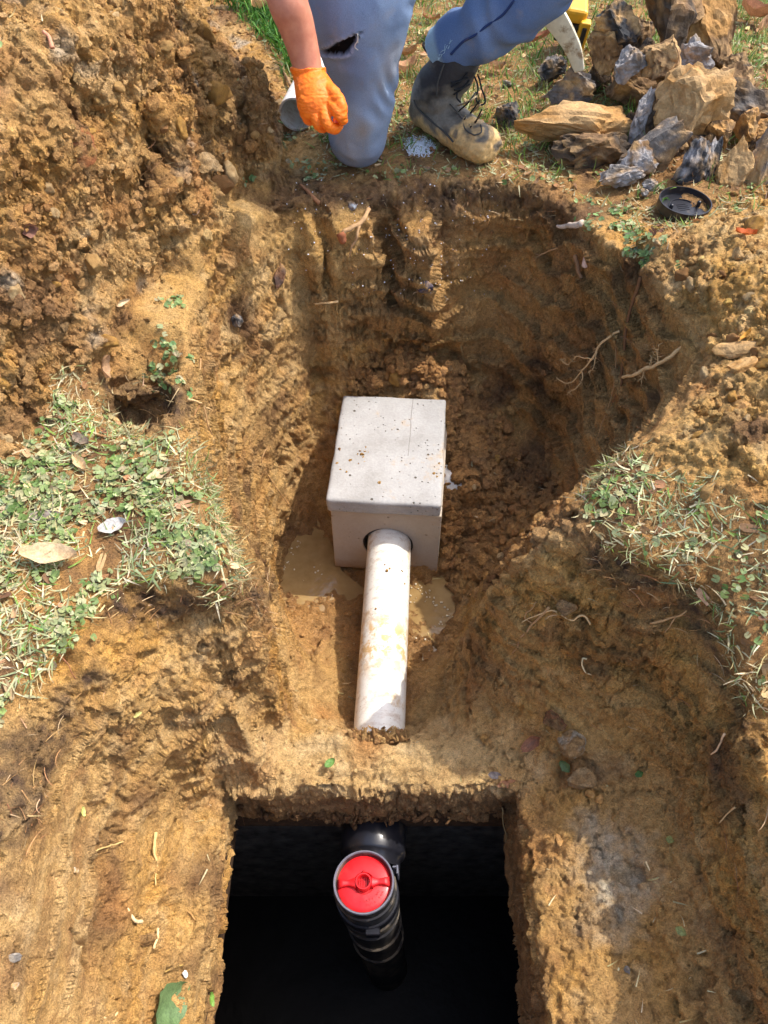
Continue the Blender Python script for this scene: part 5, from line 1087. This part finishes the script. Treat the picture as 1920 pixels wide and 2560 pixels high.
root([(530,1028,.006),(498,1008,.008),(470,1000,.01)],.0015,.003,PALE,'pale root below the notch in the left bank')
root([(540,1105,.005),(520,1060,.008),(500,960,.008),(503,900,.006)],.001,.002,MID,'long fibrous root hanging down the upper left wall')
root([(785,762,.01),(812,768,.014),(845,776,.012)],.002,.0032,PALE,'pale stick stub on the far left wall','',name='twig',cat='twig')
root([(752,462,.004),(775,488,.006),(800,512,.004)],.004,.006,(150,106,74),'brown bark strip lying on the far rim','',name='bark_strip',cat='bark')
root([(1475,1565,.008),(1458,1545,.012),(1425,1550,.012),(1370,1530,.01),(1305,1560,.01)][::-1],.0012,.002,PALE,'pale wiry root across the right spur')
root([(1280,1635,.004),(1300,1600,.008),(1330,1565,.008),(1370,1522,.008)],.0012,.0028,MID,'dark forked root down the right spur',[([(1330,1565,.008),(1310,1545,.01),(1340,1515,.008)],.0012,.001)])
root([(1470,1645,.004),(1455,1650,.010),(1460,1680,.012),(1480,1690,.008),(1493,1705,.004)],.0016,.0014,(214,196,150),'cream hooked root low on the right wall')
root([(1625,1560,.004),(1690,1545,.01),(1712,1535,.01)],.0025,.0014,MID,'short root on the right wall below the turf',[([(1690,1548,.01),(1680,1565,.012),(1660,1588,.012)],.0016,.001)])
root([(1778,1890,.004),(1795,1870,.008),(1808,1838,.006)],.0014,.002,(214,180,140),'short pinkish root on the lower right wall')
root([(1800,2055,.004),(1815,2035,.006),(1840,2020,.004)],.001,.0016,PALE,'tiny pale root at the foot of the right wall')
root([(388,2210,.003),(391,2160,.004),(384,2120,.004),(388,2082,.003)],.0010,.0034,(208,178,118),'long straight straw lying left of the tank opening','',name='straw_stalk',cat='straw')
root([(318,2270,.003),(335,2300,.004),(355,2304,.003)],.002,.003,(220,196,150),'bent straw left of the tank opening','',name='straw_stalk',cat='straw')
root([(397,2322,.003),(392,2350,.004),(386,2370,.003)],.0024,.002,(214,186,134),'short thick straw below the bent straw','',name='straw_stalk',cat='straw')
root([(452,2270,.003),(500,2310,.004),(525,2350,.004),(528,2378,.003)],.0016,.001,(170,130,80),'curved brown stalk by the tank opening edge','',name='straw_stalk',cat='straw')
root([(235,2130,.003),(280,2115,.004),(310,2108,.003)],.0012,.001,(200,170,110),'thin stalk across the left slope','',name='straw_stalk',cat='straw')
root([(412,2428,.003),(450,2418,.004),(470,2416,.003)],.0014,.001,(170,140,80),'thin stalk above the tiny white chip','',name='straw_stalk',cat='straw')
root([(255,2548,.003),(300,2535,.004)],.002,.002,(214,190,140),'pale stalk at the lower left photo edge','',name='straw_stalk',cat='straw')
root([(110,1600,.003),(160,1650,.004),(190,1700,.003)],.0008,.0008,(150,100,70),'reddish thin stalk crossing the lower left turf edge','',name='straw_stalk',cat='straw')
root([(1255,2018,.002),(1262,2080,.004),(1272,2130,.004)],.0014,.001,(150,130,90),'stalk hanging over the right edge of the opening','',name='straw_stalk',cat='straw')
root([(740,240,.02),(728,215,.03),(716,190,.03),(704,160,.02)],.006,.004,(150,120,84),'weathered root sticking out of the heap beside the white offcut')
root([(110,75,.01),(125,95,.015),(135,130,.012)],.003,.004,(196,140,110),'pinkish root on the heap near the top left')
# ------------------------------------------------------------------ leaves
def leaf_mesh(L, W, curl, seed, col, fold=.2, n=10, m=4):
    r = np.random.default_rng(seed); V = []; cc = []
    for i in range(n+1):
        t = i/n; w_ = W*math.sin(math.pi*min(1, t*.96+.03))**.7*(1+.08*r.normal()); 
        for j in range(-m, m+1):
            s = j/m; x = (t-.5)*L; y = s*w_/2; z = abs(s)**1.3*fold*W+curl*L*((t-.5)**2)*2+.03*W*math.sin(t*15+s*3+seed)+.05*W*r.normal()*.4*abs(s); V.append((x, y, z))
            vein = .82 if j == 0 or (i+abs(j)) % 3 == 0 else 1.; cc.append(np.array(lin(*col))*vein*(1+.08*r.normal()))
    k_ = 2*m+1; Q = [(i*k_+j, i*k_+j+1, (i+1)*k_+j+1, (i+1)*k_+j) for i in range(n) for j in range(k_-1)]; return mesh_from('leaf', np.array(V), np.array(Q), True, np.array(cc))
def leaf(px, py, lpx, wpx, ang, col, label, curl=.15, fold=.2, off=.008, name='dry_leaf', mat=None, tilt=(0, 0)):
    g = ground_at(px, py); dp = g.y*CP+(CAMH-g.z)*SP; n_ = gnorm(g.x, g.y, .03); x = Vector((math.cos(math.radians(ang)), math.sin(math.radians(ang)), 0)); x = (x-n_*x.dot(n_)).normalized(); y = n_.cross(x)
    Rm = Matrix((x, y, n_)).transposed()@Matrix.Rotation(tilt[0], 3, 'X')@Matrix.Rotation(tilt[1], 3, 'Y')
    return ob(name, leaf_mesh(lpx*dp/F, wpx*dp/F, curl, int(px+py*3), col, fold), mat or M_DRY, label=label, cat='leaf', loc=g+n_*off, rot=Rm.to_euler())
BEI = (206,176,134); BRO = (164,118,80); RED = (150,86,54)
leaf(127,1405,138,62,2,(214,186,146),'big folded beige dry leaf on the left turf',.12,.35,.012)
leaf(402,1198,66,30,35,(204,178,140),'narrow beige dry leaf on the turf by the left rim',.1,.3)
leaf(203,1172,60,26,-50,BEI,'crumpled beige leaf left of the narrow one',.2,.5)
leaf(115,1295,80,34,5,(140,128,120),'dull grey brown leaf pressed in the left turf',.05,.1,.004)
leaf(285,1322,70,40,25,(196,190,182),'papery whitish leaf scrap on the left turf',.1,.3,.005)
leaf(246,922,56,30,-25,(176,140,104),'curled brown leaf at the edge of the left notch',.4,.5)
leaf(293,757,52,14,15,(196,172,136),'slim pale dry leaf on the smooth clay left of the pit',.2,.4)
leaf(205,1112,50,30,-30,(132,116,100),'grey brown leaf at the foot of the heap on the left turf',.3,.3)
leaf(268,155,36,26,-40,(190,120,60),'orange brown leaf scrap on the upper heap',.1,.1)
leaf(62,590,40,34,70,(130,92,76),'crumpled purplish leaf low on the left heap',.5,.5)
leaf(480,540,30,20,20,(150,120,96),'small brown leaf scrap on the lower heap',.2,.3)
leaf(1860,602,50,30,-30,(190,96,44),'bright rust red leaf on the right bank near the photo edge',.2,.3,.012)
leaf(1870,848,36,16,25,(210,150,60),'small orange leaf on the right bank above the flattish stone',.2,.3)
leaf(1012,150,60,26,10,(176,130,84),'brown leaf in the grass between the knee and the boot',.4,.5,.012)
leaf(1010,190,70,30,35,(206,160,120),'long tan leaf in the grass below the brown leaf by the knee',.4,.6,.012)
leaf(1072,100,50,24,60,BEI,'pale leaf standing in grass just left of the boot pull loop',.4,.5,.012)
leaf(1078,60,44,22,-10,BRO,'small brown leaf in grass above the frayed cuff',.3,.4,.012)
leaf(1205,255,50,22,70,(206,164,124),'pinkish leaf in the grass right of the boot laces',.4,.5,.012)
leaf(1240,185,40,26,-40,(170,132,96),'brown leaf in the grass right of the boot top',.4,.5,.012)
leaf(1335,115,90,20,20,(150,96,70),'long reddish brown leaf beside the pick blade',.2,.6,.012)
leaf(600,20,120,36,-15,(204,160,112),'large tan leaf in the lush grass behind the heap',.3,.5,.03)
leaf(655,45,50,40,40,(206,166,120),'curled tan leaf in the lush grass touching the forearm',.4,.5,.03)
leaf(1880,60,80,44,-40,(170,120,84),'large curled brown leaf in the grass at the top right',.5,.6,.02)
leaf(1900,95,60,26,60,(190,150,112),'tan leaf below the large curled one at the top right',.5,.6,.02)
leaf(1800,30,50,26,15,(164,112,76),'brown leaf in the grass right of the rock pile top',.4,.6,.02)
leaf(1335,1855,60,30,35,(150,108,84),'curled reddish leaf left of the cracked pale clay block',.4,.5)
leaf(1270,1955,56,30,40,(196,144,106),'thin pinkish leaf pressed into the clay right of the ridge',.02,.05,.004)
leaf(1238,1935,36,24,-20,(130,122,120),'grey leaf scrap pressed into the clay right of the ridge',.02,.05,.004)
leaf(340,1785,26,14,-10,(206,196,120),'tiny yellow leaf scrap on the left slope',.1,.1,.004)
leaf(972,1332,36,28,20,(150,110,60),'brown leaf scrap stuck on the pipe end at the box',.2,.3,.12)
M_LEAF2 = M_LEAF
k_gl = ((86,140,58), (70,120,56), (96,150,60))
def gleaf(px, py, s, ang, col, label, **kw): return leaf(px, py, s, s*.7, ang, col, label, name='green_leaf', mat=M_LEAF, **kw)
gleaf(825,1911,30,40,(112,150,80),'small bright green leaf on the tank ridge')
gleaf(1602,1932,24,30,(76,112,60),'small green leaf at the foot of the right wall')
gleaf(1655,520,34,60,(96,140,60),'upright green leaf on the bare clay left of the black plastic lid',fold=.4,tilt=(.8, 0))
gleaf(410,2515,130,35,(104,130,84),'large torn grey green leaf at the bottom left of the opening',curl=.1,off=.008)
gleaf(516,2500,34,-25,(120,160,70),'small green sprig leaf at the lower left edge of the opening')
gleaf(1415,1915,34,-60,(86,104,64),'dark green leaf between the cracked block and the folded lump')
gleaf(195,2032,26,-12,(200,204,120),'pale yellow green chip of stalk on the smooth left bank')
gleaf(1685,2102,26,-20,(150,156,96),'thin green blade on the tank top right',curl=.05)
gleaf(1708,2330,30,-35,(150,156,96),'thin green blade lower on the tank top right',curl=.05)
# clusters of round weed leaves in the heap's foot
P, N, f = sample((zone([(430,330),(720,330),(700,420),(600,440),(450,380)], 25, 1, on=(fpx, fpy))+zone([(400,750),(470,760),(480,980),(380,970)], 18, 1, on=(fpx, fpy))*1.2+.6*zone([(1450,520),(1560,480),(1700,640),(1600,680),(1480,600)], 20, 1, on=(fpx, fpy))+.4*zone([(700,400),(820,420),(860,440),(760,470)], 20, 1, on=(fpx, fpy)))*(FN0[:, 2] > .3)*np.clip(fbm(fc*18, 150, 2)*4+.1, 0, 1), 620)
N = N+rng.normal(size=N.shape)*.4; N /= np.linalg.norm(N, axis=1)[:, None]; P = P+N*(.002+.007*rng.random(len(P)))[:, None]
V, Fc, Cc = scatter(CL, P, rot_from(N), rng.uniform(.0035, .008, len(P)), pal(((122,148,92),(104,132,78),(150,162,114),(168,164,124)), len(P)))
ob('clover', mesh_from('clover', V, Fc, True, Cc), M_LEAF, label='clumps of green round weed leaves at the foot of the heap', kind='stuff')
# ------------------------------------------------------------------ white granules by the boot
P, N, f = sample(zone([(1010,350),(1060,345),(1090,365),(1070,390),(1020,385)], 10, .4, on=(fpx, fpy))**2+.005*zone([(700,450),(1250,450),(1250,760),(760,700)], 30, 1, on=(fpx, fpy))*.4, 1500)
V, Fc, Cc = scatter(sT[:3], P+N*.001, rot_from(N), rng.uniform(.0009, .0022, len(P)), np.tile(lin(232, 234, 236), (len(P), 1)))
k = NT('white_granule'); k.color(lin(232, 234, 238)); k.rough(.6); ob('white_granules', mesh_from('white_granules', V, Fc, False), k.m, label='small spill of white granules between the knee and the boot', kind='stuff')
# ------------------------------------------------------------------ crumbs of clay on the lid and the pipe
lm = (AXM if False else Matrix.Rotation(yaw, 3, 'Z')); lidz = -.5+.0005
def on_lid(px, py, s, i):
    x, y, _ = at(px, py, -.4995); o = ob('mud_crumb', clod_meshes[i % 9], None, label='small crumb of clay lying on the concrete lid', cat='crumb', group='clay crumbs on the lid', loc=(x, y, lidz+s*.35), rot=rng.uniform(0, 6, 3), scale=(s, s*.8, s*.7))
for i, (px, py, s) in enumerate(((905,1138,.006),(912,1130,.005),(900,1130,.0045),(908,1144,.005),(915,1120,.004),(947,1210,.007),(995,1202,.004),(998,1208,.0045),(1100,1163,.0065),(1085,1186,.006),(1092,1194,.006),(1058,1190,.0035),(1060,1196,.003),(876,1152,.005),(842,1160,.005),(896,1160,.004),(910,1156,.004),(850,1175,.004),(866,1181,.004),(925,1172,.003),(935,1180,.003),(1008,1107,.0035),(936,1092,.003),(938,1112,.0025),(849,1125,.006),(895,1137,.0045),(920,1133,.0035))): on_lid(px, py, s, i)
for i, (px, py, s) in enumerate(((968,1428,.004),(975,1422,.003),(962,1412,.0025),(1012,1448,.003),(1005,1420,.003),(940,1520,.003))):
    x, y, z = at(px, py, -.6185); ax_ = PA+(PB-PA)*((y-PA.y)/(PB.y-PA.y)); dx_ = x-ax_.x; z = ax_.z+math.sqrt(max(.0572**2-dx_**2, .0001)); ob('mud_crumb', clod_meshes[i], None, label='small crumb of clay stuck on the white drain pipe', cat='crumb', group='clay crumbs on the drain pipe', loc=(x, y, z+s*.3), rot=rng.uniform(0, 6, 3), scale=s)
# foam flecks along the puddles' shores
fP = []
for (px, py) in ((735,1370),(742,1362),(722,1400),(716,1420),(790,1420),(806,1430),(1060,1478),(1070,1490),(1085,1500),(1100,1512),(1048,1470),(1040,1500),(1120,1540),(1090,1590),(1075,1600),(1030,1600),(1098,1560)):
    for k_ in range(5): fP.append(np.array(at(px+rng.normal()*9, py+rng.normal()*7, -.8035)))
fP = np.array(fP); V, Fc, Cc = scatter([(ICO[1][0]*(1, .8, .35), ICO[1][1])], fP, rot_from(np.tile((0., 0, 1), (len(fP), 1))), rng.uniform(.0012, .0042, len(fP)), np.tile(lin(210, 200, 180), (len(fP), 1)))
ob('foam_bubbles', mesh_from('foam_bubbles', V, Fc, True), mat_plain('foam', lin(206, 194, 168), .15, .6, bump=0), label='pale foam flecks floating at the edges of the puddles', kind='stuff')
# crumbs heaped where the drain pipe goes into the ridge
P = []
for i in range(150):
    t_ = rng.random(); px = 872+146*t_; py = 1842+rng.normal()*7-5*math.sin(math.pi*t_); q_ = at(px, py, -.565+.006*rng.random()); P.append((q_[0], q_[1], q_[2]))
P = np.array(P); V, Fc, Cc = scatter(mT, P, rot_from(rng.normal(size=P.shape)), rng.uniform(.003, .0085, len(P)), np.clip(mixc(np.tile(C['clay'], (len(P), 1)), C['brown'], rng.random(len(P)))*(1+.1*rng.normal(size=(len(P), 1))), .01, .8))
ob('pipe_end_crumbs', mesh_from('pipe_end_crumbs', V, Fc, False, Cc, {'wet': np.zeros(len(V))}), M_SOIL, label='loose crumbs banked over the near end of the white drain pipe', kind='stuff')
